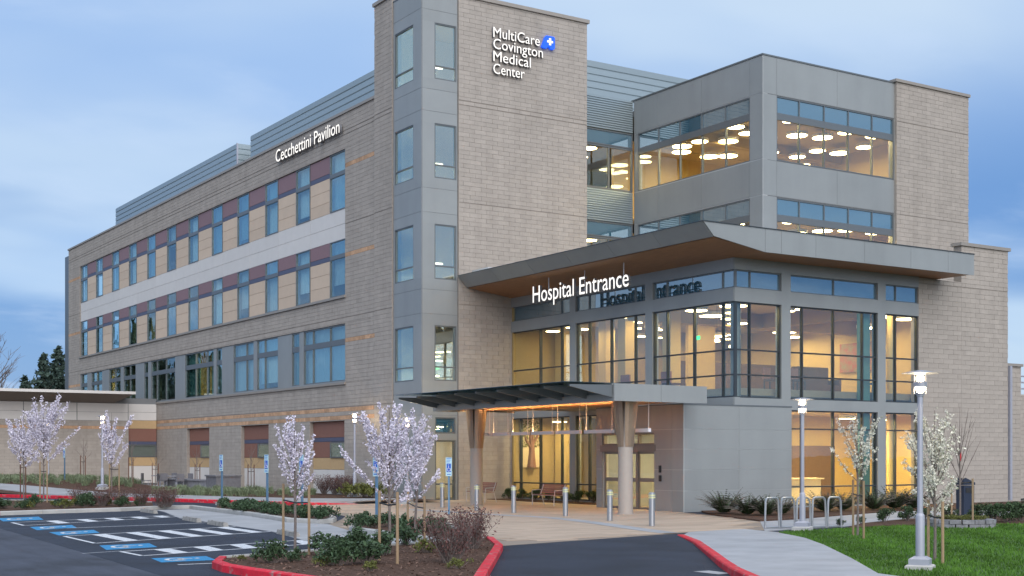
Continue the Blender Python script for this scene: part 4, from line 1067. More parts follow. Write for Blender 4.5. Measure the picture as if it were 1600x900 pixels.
# walkway in front of the parking bays
fill('walkway', [(15.79, 49.31), (15.56, 47.73), (14.38, 42.49), (13.88, 33.55), (13.04, 29.56), (13.01, 24.78), (15.9, 26.34), (15.26, 26.85), (15.74, 32.73), (16.76, 36.28), (16.13, 37.86), (16.78, 42.34), (17.14, 49.53)], 0.016, M['conc'])
# planting strip between the bays and the drive, with its kerb
fb_ = [(7.9, 45.59), (9.93, 47.88), (11.47, 48.41), (14.42, 49.14), (16.54, 50.28), (17.35, 50.14), (17.24, 48.38), (16.87, 42.56), (16.21, 38.05), (16.69, 36.68), (17.23, 36.93), (17.84, 37.97), (18.69, 40.28)]
kerb('kerb', fb_, 0.18, 0.14, ('red', 'conc2'), piece=3.0, mid=[0] + [1] * (len(fb_) - 2))
kerb('kerb', [(18.69, 40.28), (20.09, 47.64), (19.77, 53.48)], 0.16, 0.12, piece=3.0)
kerb('kerb', [(17.67, 55.71), (16.11, 58.57), (14.21, 60.76), (11.05, 63.77)], 0.16, 0.12, piece=3.0)
fill('planting_bed', [(7.98, 46.06), (10.0, 48.25), (11.56, 48.79), (14.54, 49.55), (16.11, 50.63), (17.53, 55.27), (15.98, 58.09), (14.09, 60.25), (10.95, 63.23)], 0.10, M['mulch'])
fill('planting_bed', [(17.41, 47.57), (17.09, 43.12), (16.45, 38.61), (16.98, 37.32), (17.74, 38.03), (18.82, 40.75), (19.9, 47.18), (19.57, 52.74)], 0.10, M['mulch'])
# second strip, beside the plaza
bB = [(15.67, 32.59), (15.37, 29.26), (15.23, 26.5), (16.38, 27.14), (19.31, 33.6), (19.17, 37.36), (17.9, 36.74)]
bB = ccw(bB)
kerb('kerb', bB, 0.16, 0.13, closed=True, piece=2.0)
fill('planting_bed', [lerp(p, (sum(q[0] for q in bB) / 7, sum(q[1] for q in bB) / 7), 0.04) for p in bB], 0.10, M['mulch'])
# foreground island, kerb painted red on the drive side
isl = [(8.43, 23.16), (8.93, 24.2), (9.68, 24.45), (12.45, 25.43), (14.84, 26.1), (16.43, 27.01), (16.47, 26.51), (15.28, 24.23), (13.51, 21.64), (11.67, 18.96), (10.6, 17.4), (9.6, 17.2), (8.6, 18.8), (8.33, 21.38), (8.29, 22.29)]
cw = sum(a[0] * b[1] - b[0] * a[1] for a, b in zip(isl, isl[1:] + isl[:1])) < 0
mid = [0, 1, 1, 1, 1, 0, 0, 0, 0, 0, 0, 0, 0, 0, 0]
if cw:
    isl = isl[::-1]; mid = (mid[::-1])[1:] + [mid[-1]]
inn = kerb('kerb', isl, 0.17, 0.14, ('red', 'conc2'), closed=True, piece=1.8, mid=mid)
fill('planting_island', inn, 0.105, M['mulch'])
# right hand kerb and sidewalk
rk = [(5.5, 1.0), (9.6, 8.2), (13.2, 13.6), (15.26, 17.01), (16.28, 18.46), (17.76, 20.47), (20.29, 23.93), (22.0, 26.55)]
rk_h = [0.13, 0.13, 0.13, 0.13, 0.12, 0.10, 0.06, 0.02]
cl_ = kerb('kerb', rk[::-1], 0.17, 0.13, ('red',), piece=1.8, hts=rk_h[::-1])[::-1]
if (cl_[0][0] - rk[0][0]) < 0: print('kerb side check')
lw_edge = [(10.5, -1.0), (14.0, 6.0), (16.0, 12.0), (16.61, 15.01), (20.13, 19.23), (23.28, 23.31), (24.93, 25.94)]
sw_z = [0.125, 0.125, 0.125, 0.125, 0.115, 0.095, 0.055, 0.016]
sm = MB()
L_, R_ = cl_, lw_edge[:3] + lw_edge[3:]
R8 = [R_[0], R_[1], R_[2], R_[3], lerp(R_[3], R_[4], 0.6), lerp(R_[4], R_[5], 0.4), R_[5], R_[6]]
slabs = []
for i in range(7):
    nq = max(1, round(math.hypot(L_[i + 1][0] - L_[i][0], L_[i + 1][1] - L_[i][1]) / 1.7))
    for q in range(nq):
        t0, t1 = q / nq, (q + 1) / nq - 0.008 / 1.7
        za, zb_ = sw_z[i] + (sw_z[i + 1] - sw_z[i]) * t0, sw_z[i] + (sw_z[i + 1] - sw_z[i]) * t1
        s4 = [(*lerp(L_[i], L_[i + 1], t0), za), (*lerp(R8[i], R8[i + 1], t0), za), (*lerp(R8[i], R8[i + 1], t1), zb_), (*lerp(L_[i], L_[i + 1], t1), zb_)]
        sl = MB(); sl.face(s4); lo4 = [(p[0], p[1], p[2] - 0.05) for p in s4]
        for k in range(4): sl.face([lo4[k], lo4[(k + 1) % 4], s4[(k + 1) % 4], s4[k]])
        slabs.append(sl)
sm.face([(*L_[7], 0.016), (*R8[7], 0.016), (*(25.3, 27.74), 0.0158), (*(23.04, 27.33), 0.0158)])
sw_o = struct('sidewalk', sm, M['conc'])
for sl in slabs: sl.build('paving_slab', M['conc'], sw_o)
# garden path, beds and lawn on the right
fill('garden_path', [(25.16, 26.7), (28.67, 27.19), (33.63, 29.12), (39.84, 28.44), (44.68, 31.9), (38.14, 33.62), (33.95, 32.21), (30.39, 30.94), (28.63, 30.58)], 0.012, M['conc'])
fill('planting_bed', [(31.33, 36.33), (30.17, 34.34), (28.71, 30.67), (30.48, 31.03), (34.03, 32.28), (38.28, 33.74), (44.96, 32.1), (52, 37.6), (36.5, 37.6), (36.5, 37.25), (32.0, 37.25)], 0.05, M['mulch'])
fill('planting_bed', [(27.76, 26.17), (29.93, 26.38), (31.46, 25.83), (34.91, 24.93), (39.62, 28.29), (33.49, 29.0), (29.91, 27.69)], 0.05, M['mulch'])
lawn_poly = ccw([(24.79, 25.78), (27.66, 26.07), (29.82, 26.29), (31.34, 25.74), (34.78, 24.83), (50, 22), (42, -8), (10.6, -1.0), (14.05, 6.0), (16.05, 12.0), (16.62, 15.01), (20.14, 19.23), (23.29, 23.3)])
lawn = fill('lawn', lawn_poly, 0.035, M['lawn'])
fill('planting_bed', [(33.9, 47.9), (33.9, 42.7), (32.7, 42.7), (32.6, 47.9), (32.6, 53.1), (33.9, 53.1)], 0.05, M['mulch'])

# rising ground by the low building, drive kerb painted red, path
bank = MB(); nx_, ny_ = 34, 34
X0, X1 = -16, 29.15
def bx(i, j):
    y = 51.0 + (91.0 - 51.0) * j / ny_
    pts_ = [(24.9, 51.0), (22.2, 52.0), (20.4, 56.0), (18.3, 61.8), (13.9, 71.0), (9.0, 82.0), (5.5, 91.1)]
    for a, b in zip(pts_, pts_[1:]):
        if a[1] <= y <= b[1] + 1e-6: xl = a[0] + (b[0] - a[0]) * (y - a[1]) / (b[1] - a[1])
    return xl + 0.25 + (X1 - xl - 0.25) * i / nx_, y
idx = {}
for j in range(ny_ + 1):
    for i in range(nx_ + 1):
        x, y = bx(i, j); idx[i, j] = len(bank.v); bank.v.append((x, y, hh(x, y) - 0.03))
for j in range(ny_):
    for i in range(nx_): bank.f.append((idx[i, j], idx[i + 1, j], idx[i + 1, j + 1], idx[i, j + 1])); bank.t.append(0.5)
struct('planted_bank', bank, M['mulch'])
rc = [(24.9, 50.9), (22.1, 51.1), (20.5, 55.2), (18.3, 61.2), (13.9, 70.4), (9.0, 81.4), (5.5, 91.0)]
rcs = smooth_path(rc[1:], 4)
path_r = ([rc[0]] + rcs)[::-1]
inn_r = kerb('kerb', path_r, 0.2, 0.15, ('red',), piece=2.4, hts=[0.15] * len(rcs) + [0.02])
def strip(name, left, right, dz, m):
    s = MB()
    for k in range(len(left) - 1):
        q4 = [(*p, hh(*p) + dz) for p in (left[k], right[k], right[k + 1], left[k + 1])]; d4 = [(a, b, c - 0.25) for a, b, c in q4]
        s.face(q4)
        for i in range(4): s.face([d4[i], d4[(i + 1) % 4], q4[(i + 1) % 4], q4[i]])
    return struct(name, s, m)
lo_ = smooth_path([(24.9, 51.2), (22.45, 51.5), (20.8, 55.6), (18.7, 61.3), (16.8, 65.4)], 5)
hi_ = smooth_path([(28.9, 53.4), (25.6, 55.0), (23.4, 58.6), (21.4, 64.4), (19.6, 68.4)], 5)
strip('sidewalk', hi_, lo_, 0.008, M['conc'])
lo2 = smooth_path([(16.8, 65.4), (14.9, 72.6), (11.2, 79.4), (4.0, 84.0), (-14, 86.5)], 6)
hi2 = smooth_path([(19.6, 68.4), (16.8, 74.6), (12.4, 81.6), (4.6, 86.0), (-14, 88.6)], 6)
strip('sidewalk', hi2, lo2, 0.012, M['conc'])
pt_ = [(25.916, 81.957), (25.029, 68.871), (27.097, 72.297), (28.9, 76.5), (28.9, 86), (27.2, 88)]
fill('patio', pt_, 0.15, M['conc'])

# ------------------------------------------------------------------ street lamps
def make_lamp():
    t = thing('street_lamp', '', 'street lamp', group='saucer topped street lamps')
    sq = lambda r: [(-r, -r), (r, -r), (r, r), (-r, r)]
    MB().prism(sq(0.23), -0.05, 0.07).prism(sq(0.229), 0.07, 0.09, sq(0.20)).build('base_block', M['conc2'], t)
    MB().prism(sq(0.175), 0.09, 0.19).prism(sq(0.174), 0.19, 0.235, sq(0.10)).build('base_cover', M['lampgrey'], t)
    MB().lathe([(0.078, 0.23), (0.078, 0.93), (0.072, 0.96), (0.05, 0.985), (0.046, 3.02), (0.06, 3.03), (0.06, 3.06)], 20).build('pole', M['lampgrey'], t, True)
    hd = MB().lathe([(0.085, 3.06), (0.085, 3.08)], 20).lathe([(0.11, 3.19), (0.115, 3.195), (0.115, 3.275), (0.11, 3.28)], 24).build('head', M['lampgrey'], t, True)
    b = MB()
    for k in range(4): b.tube([(0.10 * cos(k * pi / 2), 0.10 * sin(k * pi / 2), 3.07), (0.10 * cos(k * pi / 2), 0.10 * sin(k * pi / 2), 3.42)], 0.007, 5)
    b.build('strut', M['lampgrey'], hd)
    for za, zb_ in ((3.08, 3.19), (3.28, 3.41)): MB().lathe([(0.09, za), (0.09, zb_)], 20).build('lamp_glass', M['lampglass'], t, True)
    for pr in ([(0.03, 3.09), (0.06, 3.11), (0.06, 3.17), (0.03, 3.185)], [(0.03, 3.285), (0.065, 3.31), (0.065, 3.37), (0.03, 3.395)]): MB().lathe(pr, 12).build('bulb', M['bulb'], t, True)
    MB().lathe([(0.08, 3.405), (0.315, 3.428), (0.32, 3.434), (0.13, 3.468), (0.05, 3.48), (0.0001, 3.482)], 32).build('lamp_shade', M['lampgrey'], t, True)
    return t
lp, lu = make_lamp(), []
for (x, y, z, s, lab) in ((*(18.63, 15.88), 0.03, 1.0, 'tall grey street lamp standing on the lawn beside a white blossom tree'),
                          (*(26.24, 26.38), 0.02, 1.03, 'grey street lamp standing in the middle of the bicycle rack'),
                          (28.1, 57.8, 0.13, 1.14, 'lit street lamp by brown shrubs at the foot of the long wing'),
                          (26.5, 49.5, 0.02, 1.05, 'street lamp mostly hidden behind the pink blossom trees near the tower'),
                          (20.0, 71.5, 0.3, 1.12, 'grey street lamp beside a slim blossom tree before the low building'),
                          (19.8, 82.3, 0.6, 1.0, 'farthest street lamp, close to the low building wall behind blossom')):
    place(lp, lu, (x, y, z), 0.57, lab, s=s)
for (x, y, z) in ((18.63, 15.88, 3.35), (26.24, 26.38, 3.45), (28.1, 57.8, 3.9), (26.5, 49.5, 3.5), (20.0, 71.5, 4.1)):
    l = bpy.data.lights.new('lamp_light', 'POINT'); l.energy = 85; l.color = (1.0, 0.78, 0.5); l.shadow_soft_size = 0.12
    o = bpy.data.objects.new('lamp_light', l); o.location = (x, y, z - 0.15); COL.objects.link(o)
# ------------------------------------------------------------------ bollards
def make_bollard():
    t = thing('bollard', '', 'bollard', group='steel bollards along the plaza edge')
    MB().lathe([(0.088, 0.0), (0.088, 0.78)], 20).build('post', M['steel'], t, True)
    for z in (0.795, 0.86): MB().lathe([(0.098, z), (0.098, z + 0.04)], 20).build('reflective_band', M['yellow'], t)
    MB().lathe([(0.07, 0.78), (0.07, 0.90), (0.092, 0.902), (0.092, 0.94), (0.07, 0.965), (0.0001, 0.975)], 20).build('head', M['steel'], t, True)
    return t
bp_, bu = make_bollard(), []
for (x, y), lab in zip(((26.03, 45.74), (25.41, 42.1), (25.65, 39.97), (25.74, 36.89), (24.98, 33.4), (24.05, 30.15)),
      ('steel bollard in front of the stair tower door', 'steel bollard just in front of the farther canopy column', 'steel bollard between the two wooden benches',
       'steel bollard in front of the nearer wooden bench', 'steel bollard before the sliding doors, left of the nearer column', 'nearest steel bollard, right of the nearer canopy column by the red kerb')):
    place(bp_, bu, (x, y, 0.02), 0, lab)
# ------------------------------------------------------------------ benches
def make_bench():
    t = thing('bench', '', 'bench', group='slatted benches by the lobby glass')
    for y in (-0.78, 0.78):
        MB().tube([(-0.26, y, 0), (-0.25, y, 0.43), (0.20, y, 0.43), (0.33, y, 0)], 0.022, 6).build('leg', M['alu'], t)
        MB().tube([(0.14, y, 0.42), (0.30, y, 0.86)], 0.02, 6).build('back_support', M['alu'], t)
    for y in (-0.82, 0.82): MB().tube([(-0.25, y, 0.43), (-0.25, y, 0.62), (0.18, y, 0.64)], 0.018, 6).build('armrest', M['alu'], t)
    st = MB().box(-0.24, 0.16, -0.8, 0.8, 0.42, 0.435).build('seat', M['alu'], t)
    for k in range(5): MB().box(-0.25 + k * 0.085, -0.25 + k * 0.085 + 0.07, -0.86, 0.86, 0.437, 0.462).build('slat', M['benchw'], st)
    bk = MB().box(0.215, 0.225, -0.5, 0.5, 0.5, 0.55).build('backrest', M['alu'], t)
    for k in range(5):
        z = 0.50 + k * 0.075; x = 0.15 + (z - 0.44) * 0.36
        s = MB(); s.prism([(x, -0.86), (x + 0.022, -0.86), (x + 0.022, 0.86), (x, 0.86)], z, z + 0.062, [(x + 0.022, -0.86), (x + 0.044, -0.86), (x + 0.044, 0.86), (x + 0.022, 0.86)]); s.build('slat', M['benchw'], bk)
    return t
bn, bnu = make_bench(), []
place(bn, bnu, (30.55, 45.0, 0.02), 0, 'red brown slatted bench nearer the sliding doors, in front of dark shrubs')
place(bn, bnu, (30.5, 50.2, 0.02), 0, 'red brown slatted bench beside the farther canopy column')
# ------------------------------------------------------------------ accessible parking signs
def make_sign():
    t = thing('parking_sign', '', 'sign', group='blue accessible parking signs on posts')
    MB().box(-0.03, 0.03, -0.03, 0.03, -0.1, 1.62).build('post', M['blueg'], t)
    f = MB().box(-0.105, 0.105, -0.05, -0.034, 1.34, 1.98).build('sign_plate', M['signpale'], t)
    MB().box(-0.075, 0.075, -0.056, -0.051, 1.48, 1.77).build('blue_field', M['signblue'], f)
    w = MB()
    ring = [(0.052 * cos(2.2 + k * 0.45), 1.57 + 0.062 * sin(2.2 + k * 0.45)) for k in range(10)]
    for a, b in zip(ring, ring[1:]): w.tube([(a[0], -0.058, a[1]), (b[0], -0.058, b[1])], 0.008, 4)
    w.tube([(-0.01, -0.058, 1.70), (0.0, -0.058, 1.60), (0.05, -0.058, 1.60), (0.07, -0.058, 1.52)], 0.010, 4)
    w.lathe([(0.0001, 1.715), (0.017, 1.73), (0.0001, 1.745)], 8, -0.012, -0.058)
    w.build('wheelchair_symbol', M['pend'], f)
    l = MB()
    for k, z in enumerate((1.94, 1.88, 1.82)): l.box(-0.08, 0.08 - 0.02 * k, -0.054, -0.0505, z, z + 0.018)
    l.build('sign_text', M['signblue'], f)
    l = MB(); l.box(-0.07, 0.07, -0.054, -0.0505, 1.39, 1.415); l.build('sign_text', M['signblue'], f)
    return t
sg, su = make_sign(), []
for (x, y, z), lab in zip(((22.94, 39.85, 0.0), (17.51, 34.58, 0.1), (18.8, 42.78, 0.1), (18.21, 44.46, 0.1), (18.88, 50.74, 0.1), (21.152, 83.819, 0.6)),
      ('blue parking sign nearest the stair tower door, beside a brown bush', 'blue parking sign partly hidden behind the largest pink blossom tree', 'blue parking sign half hidden behind the slim pink blossom tree',
       'blue parking sign in the green strip between the grey bench wall and slim blossom tree', 'blue parking sign standing beside the end of the grey stone bench wall', 'small distant blue parking sign against the low building wall')):
    place(sg, su, (x, y, z), radians(-38 if 'nearest' in lab else -72), lab)
# ------------------------------------------------------------------ bicycle rack
rk_ = thing('bicycle_rack', 'galvanised bicycle rack of five joined hoops around a lamp post', 'bicycle rack', (*(25.81, 27.41), 0.02), 0.0)
dxr, dyr = 2.31, -0.69
for k in range(5):
    def q_(f, z): return (dxr * (k + f) / 5, dyr * (k + f) / 5, z)
    MB().tube([q_(0.05, 0), q_(0.06, 0.3), q_(0.09, 0.74), q_(0.13, 0.81), q_(0.2, 0.845), q_(0.75, 0.845), q_(0.83, 0.81), q_(0.89, 0.74), q_(0.93, 0.3), q_(0.95, 0)], 0.03, 8).build('hoop', M['steel'], rk_, True)
MB().tube([(0, 0, 0.03), (dxr, dyr, 0.03)], 0.022, 6).build('base_rail', M['steel'], rk_)
# ------------------------------------------------------------------ wheel stops
ws = thing('wheel_stop', '', 'wheel stop', group='concrete wheel stops')
wsm = MB(); sc = [(-0.08, 0.0), (-0.06, 0.12), (0.06, 0.12), (0.08, 0.0)]
for y0, y1, sl in ((-0.9, 0.9, 0.06),):
    a = [(x, y0 + (sl if z else 0), z) for x, z in sc]; b = [(x, y1 - (sl if z else 0), z) for x, z in sc]
    wsm.face(a); wsm.face(b[::-1])
    for i in range(4): j = (i + 1) % 4; wsm.face([a[i], b[i], b[j], a[j]])
wsm.build('block', M['stopc'], ws)
pn = MB()
for y in (-0.6, 0.6): pn.lathe([(0.025, 0.118), (0.025, 0.127)], 8, 0, y)
pn.build('anchor_pin', M['black'], ws)
wu = []
for a, b, lab in (((14.96, 48.8), (14.84, 45.94), 'concrete wheel stop of the farthest parking bay by the planted strip'), ((14.18, 41.83), (13.94, 39.03), 'concrete wheel stop at the end of the first striped aisle'),
                  ((13.93, 38.81), (13.7, 36.16), 'concrete wheel stop in the middle of the row, end to end with another'), ((13.79, 33.25), (13.33, 30.26), 'nearest concrete wheel stop, partly behind slim blossom tree')):
    place(ws, wu, ((a[0] + b[0]) / 2, (a[1] + b[1]) / 2, 0.003), math.atan2(b[1] - a[1], b[0] - a[0]) - pi / 2, lab)
# ------------------------------------------------------------------ stone ring planter, navy bin, patio walls
cxr, cyr = (30.91, 24.94)
ring = thing('stone_ring', 'low ring of stacked grey stones around a bare young tree', 'planter', (cxr, cyr, 0.03))
for row in range(2):
    n = 17
    for k in range(n):
        a0 = 2 * pi * (k + 0.5 * row) / n + 0.02; a1 = 2 * pi * (k + 1 + 0.5 * row) / n - 0.02
        s = MB(); r0, r1 = 0.72, 0.92 + 0.02 * ((k * 7 + row) % 3)
        s.prism([(r0 * cos(a0), r0 * sin(a0)), (r1 * cos(a0), r1 * sin(a0)), (r1 * cos(a1), r1 * sin(a1)), (r0 * cos(a1), r0 * sin(a1))], row * 0.12, row * 0.12 + 0.11); s.build('stone', M['stone'], ring)
MB().lathe([(0.72, 0.0), (0.72, 0.16), (0.0001, 0.20)], 20).build('planting_soil', M['mulch'], ring)
bx_, by_ = (37.071, 29.701)
bn_ = thing('litter_bin', 'tall dark navy bin with sloping hood against the right block wall', 'bin', (bx_, by_, 0.02), radians(-14))
MB().prism([(-0.2, -0.2), (0.2, -0.2), (0.2, 0.2), (-0.2, 0.2)], 0.0, 1.02, [(-0.21, -0.21), (0.21, -0.21), (0.21, 0.21), (-0.21, 0.21)]).build('body', M['navyp'], bn_)
hdm = MB(); hp = [(-0.23, 1.04), (0.23, 1.04), (0.23, 1.12), (-0.15, 1.28), (-0.23, 1.24)]
hdm.face([(x, -0.23, z) for x, z in hp]); hdm.face([(x, 0.23, z) for x, z in reversed(hp)])
for i in range(5): (xa, za), (xb, zb_) = hp[i], hp[(i + 1) % 5]; hdm.face([(xa, -0.23, za), (xa, 0.23, za), (xb, 0.23, zb_), (xb, -0.23, zb_)])
hdm.build('hood', M['navyp'], bn_)
MB().box(-0.13, 0.13, -0.225, -0.205, 0.78, 0.94).build('opening_flap', M['black'], bn_)
c0 = (26.29, 70.439)
sw_ = thing('bench_wall', 'long low grey stone seat wall on the patio beside the long wing', 'bench wall', (c0[0], c0[1], 0.15))
MB().box(-0.7, 0.7, -0.8, 0.8, 0, 0.78).build('end_block', M['stone_d'], sw_)
MB().box(-0.76, 0.76, -0.86, 0.86, 0.78, 0.86).build('cap', M['stone'], sw_)
for k in range(4): MB().box(-0.35, 0.35, 0.87 + k * 2.05, 0.87 + k * 2.05 + 2.03, 0, 0.48).build('seat_block', M['stone'], sw_)
MB().box(-0.42, 0.42, 0.87, 9.05, 0.482, 0.56).build('cap', M['stone'], sw_)
for (d, px, lab) in ((80.0, 250, 'round grey patio table left of the long stone seat wall'), (78.0, 275, 'round grey patio table close to the stone seat wall')):
    a, b = (0.318, 0.984) if px == 250 else (0.328, 0.977)
    t = thing('patio_table', lab, 'table', (a * d, b * d, 0.15))
    MB().lathe([(0.5, 0.70), (0.52, 0.71), (0.52, 0.74), (0.5, 0.75)], 20).build('table_top', M['stone'], t)
    MB().lathe([(0.25, 0), (0.25, 0.03), (0.05, 0.06), (0.05, 0.70)], 12).build('pedestal', M['lampgrey'], t)
    for k in range(3):
        an = 0.4 + k * 2.1
        ch = thing('patio_chair', ('grey patio chair ' + ('behind', 'left of', 'in front of')[k] + (' the round table beside the stone seat wall' if px == 275 else ' the farther round patio table')), 'chair', (a * d + 0.85 * cos(an), b * d + 0.85 * sin(an), 0.15), an + pi / 2)
        MB().box(-0.22, 0.22, -0.22, 0.22, 0.42, 0.46).build('seat', M['stone_d'], ch)
        MB().box(-0.22, 0.22, -0.25, -0.22, 0.46, 0.88).build('backrest', M['stone_d'], ch)
        for sx in (-1, 1):
            for sy in (-1, 1): MB().tube([(sx * 0.19, sy * 0.19, 0), (sx * 0.19, sy * 0.19, 0.42)], 0.015, 5).build('leg', M['lampgrey'], ch)

# ------------------------------------------------------------------ trees
from mathutils import Vector
def leaf_quad(mb, p, s, r, tone, flat=0.0, asp=0.55):
    n = Vector((r.gauss(0, 1), r.gauss(0, 1), r.gauss(0, 1) + flat)).normalized()
    u = n.orthogonal().normalized(); a = r.random() * 6.28
    w = n.cross(u); d1 = (u * cos(a) + w * sin(a)) * s; d2 = (w * cos(a) - u * sin(a)) * s * asp
    p = Vector(p)
    mb.face([p - d1, p - d2 + n * s * 0.12, p + d1, p + d2 + n * s * 0.12], tone)
def branch_path(p, d, l, r, up=0.25, k=6, wob=0.10):
    pts = [Vector(p)]; d = Vector(d).normalized()
    for i in range(k):
        d = (d + Vector((r.gauss(0, wob), r.gauss(0, wob), up * 0.3 + r.gauss(0, wob * 0.6)))).normalized()
        pts.append(pts[-1] + d * l / k)
    return pts
def blossom_tree(name, label, cat, loc, h, fork, spread, nb, seed, m, dens, size, group=None, lean=0.0, upright=1.5, sub=3, start=0.12, per=2, fluff=0.05):
    r = random.Random(seed); t = thing(name, label, cat, loc, 0, group)
    tk = MB(); top = [Vector((0, 0, -0.05)), Vector((0.01, 0, fork * 0.5)), Vector((lean * 0.3, 0.0, fork)), Vector((lean * 0.7, 0.02, fork + (h - fork) * 0.5)), Vector((lean, 0, h * 0.98))]
    tk.tube(top, [0.032, 0.028, 0.025, 0.014, 0.004], 7); tk.build('trunk', M['bark'], t, True)
    br = MB(); bl = MB(); paths = []
    lead = branch_path(top[2], (lean, 0, 1), h - fork, r, 0.6, 8, 0.04); paths.append((lead, 0.15))
    for k in range(nb):
        f = k / max(1, nb - 1); z = fork * 0.92 + (h - fork) * 0.5 * f
        a = k * 2.4 + r.uniform(-0.4, 0.4)
        e = upright * r.uniform(0.75, 1.5) * (0.8 + 0.9 * f)
        el = math.atan(e); ln = min((h * r.uniform(0.82, 1.0) - z) / max(0.3, sin(el)), spread * r.uniform(0.8, 1.15) / max(0.2, cos(el)))
        p = branch_path((lean * max(0, z - fork) / (h - fork), 0, z), (cos(a), sin(a), e), ln, r, 0.12, 8, 0.05)
        br.tube(p, [0.013 - 0.0013 * i for i in range(9)], 5, False); paths.append((p, start))
        for q in range(sub):
            i = r.randint(1, 6); a2 = a + r.uniform(-1.1, 1.1)
            p2 = branch_path(p[i], (cos(a2), sin(a2), e * r.uniform(0.5, 1.2)), ln * r.uniform(0.15, 0.38), r, 0.12, 4, 0.07)
            br.tube(p2, [0.006, 0.005, 0.004, 0.003, 0.002], 4, False); paths.append((p2, 0.0))
    br.build('branches', M['bark'], t)
    for p, st in paths:
        L = sum((b - a).length for a, b in zip(p, p[1:])); n = int(L * dens / per)
        for _ in range(n):
            f = (st + (1 - st) * r.random()) * (len(p) - 1); i = min(int(f), len(p) - 2); c = p[i].lerp(p[i + 1], f - i)
            cc = c + Vector((r.gauss(0, 1), r.gauss(0, 1), r.gauss(0, 1))).normalized() * (fluff * r.random() ** 0.5)
            to = min(1, max(0, 0.5 + 0.28 * r.gauss(0, 1)))
            for q in range(per):
                o = Vector((r.gauss(0, 1), r.gauss(0, 1), r.gauss(0, 1))) * (0.022 if per > 3 else 0.012) * (size / 0.03)
                leaf_quad(bl, cc + o, size * r.uniform(0.7, 1.2), r, to + r.uniform(-0.15, 0.15), 0.3, 0.85)
    if bl.f: bl.build('blossom', m, t, kind='stuff')
    return t
PG, WG = 'pink blossom trees', 'white blossom trees'
blossom_tree('blossom_tree', 'largest pink blossom tree, staked in the foreground island', 'tree', (*(12.08, 23.31), 0.1), 2.95, 1.0, 0.95, 17, 3, M['pink'], 165, 0.023, PG, sub=4, upright=1.25, fluff=0.04)
blossom_tree('blossom_tree', 'pink blossom tree at the back edge of the island beside the brown bush', 'tree', (*(14.07, 25.94), 0.1), 2.85, 1.0, 0.66, 14, 14, M['pink'], 165, 0.023, PG, lean=0.16, sub=4, upright=1.4, fluff=0.04)
blossom_tree('blossom_tree', 'slim pink blossom tree at the left end of the foreground island', 'tree', (*(10.96, 25.3), 0.1), 2.75, 1.05, 0.50, 11, 25, M['pink'], 165, 0.023, PG, sub=3, upright=1.9, fluff=0.04)
blossom_tree('blossom_tree', 'wide pink blossom tree in the left planted strip, right of its neighbour', 'tree', (*(13.87, 58.42), 0.1), 4.5, 1.6, 1.35, 18, 36, M['pink'], 105, 0.034, PG, sub=5, upright=1.2, fluff=0.08)
blossom_tree('blossom_tree', 'pink blossom tree near the left edge of the photo with dark stakes', 'tree', (*(14.17, 63.39), 0.1), 3.9, 1.5, 1.0, 14, 47, M['pink'], 105, 0.034, PG, sub=4, upright=1.1, fluff=0.08)
blossom_tree('blossom_tree', 'small slim pink blossom tree beside a grey street lamp', 'tree', (*(15.84, 55.3), 0.1), 3.8, 1.5, 0.75, 11, 58, M['pink'], 100, 0.034, PG, sub=4, upright=1.6, fluff=0.07)
blossom_tree('pear_tree', 'smaller white blossom tree on the lawn by the bicycle rack', 'tree', (*(25.12, 23.36), 0.03), 3.1, 1.4, 0.66, 13, 61, M['whiteb'], 90, 0.021, WG, sub=4, upright=0.9, start=0.35, per=6, fluff=0.06)
blossom_tree('pear_tree', 'taller white blossom tree behind the lamp post on the lawn', 'tree', (*(20.47, 17.1), 0.03), 2.92, 0.95, 0.56, 22, 72, M['whiteb'], 125, 0.020, WG, sub=5, upright=1.1, start=0.25, per=6, fluff=0.06)
blossom_tree('bare_tree', 'leafless young tree standing in the stone ring', 'tree', (cxr, cyr, 0.18), 3.3, 1.15, 0.7, 10, 83, M['whiteb'], 0, 0.03, None, sub=3, upright=1.6)
tb = MB().tube([(0.02, 0.0, 1.7), (0.02, 0, 1.95)], 0.022, 6).build('ribbon', M['red'], None, loc=(cxr, cyr, 0.18)); tb.parent = [o for o in COL.objects if o.name == 'bare_tree'][0]; tb.location = (0, 0, 0)
for k, (px_, py_, d, lab) in enumerate((((0.3, 0.995), 0, 77, 'leafless sapling between dark stakes at the corner window'), ((0.315, 0.986), 0, 85, 'leafless sapling behind the patio by the wing corner'), ((0.341, 0.969), 0, 77, 'leafless sapling before the farthest rust panelled opening'), ((0.375, 0.947), 0, 73, 'leafless sapling before the middle rust panelled opening'), ((0.27, 1.015), 0, 82, 'leafless sapling before the low block building'))):
    x, y = px_[0] * d, px_[1] * d
    blossom_tree('bare_tree', lab, 'tree', (x, y, hh(x, y)), 2.6, 1.2, 0.6, 6, 90 + k, M['pink'], 0, 0.03, 'leafless saplings by the walls', sub=2, upright=1.2)
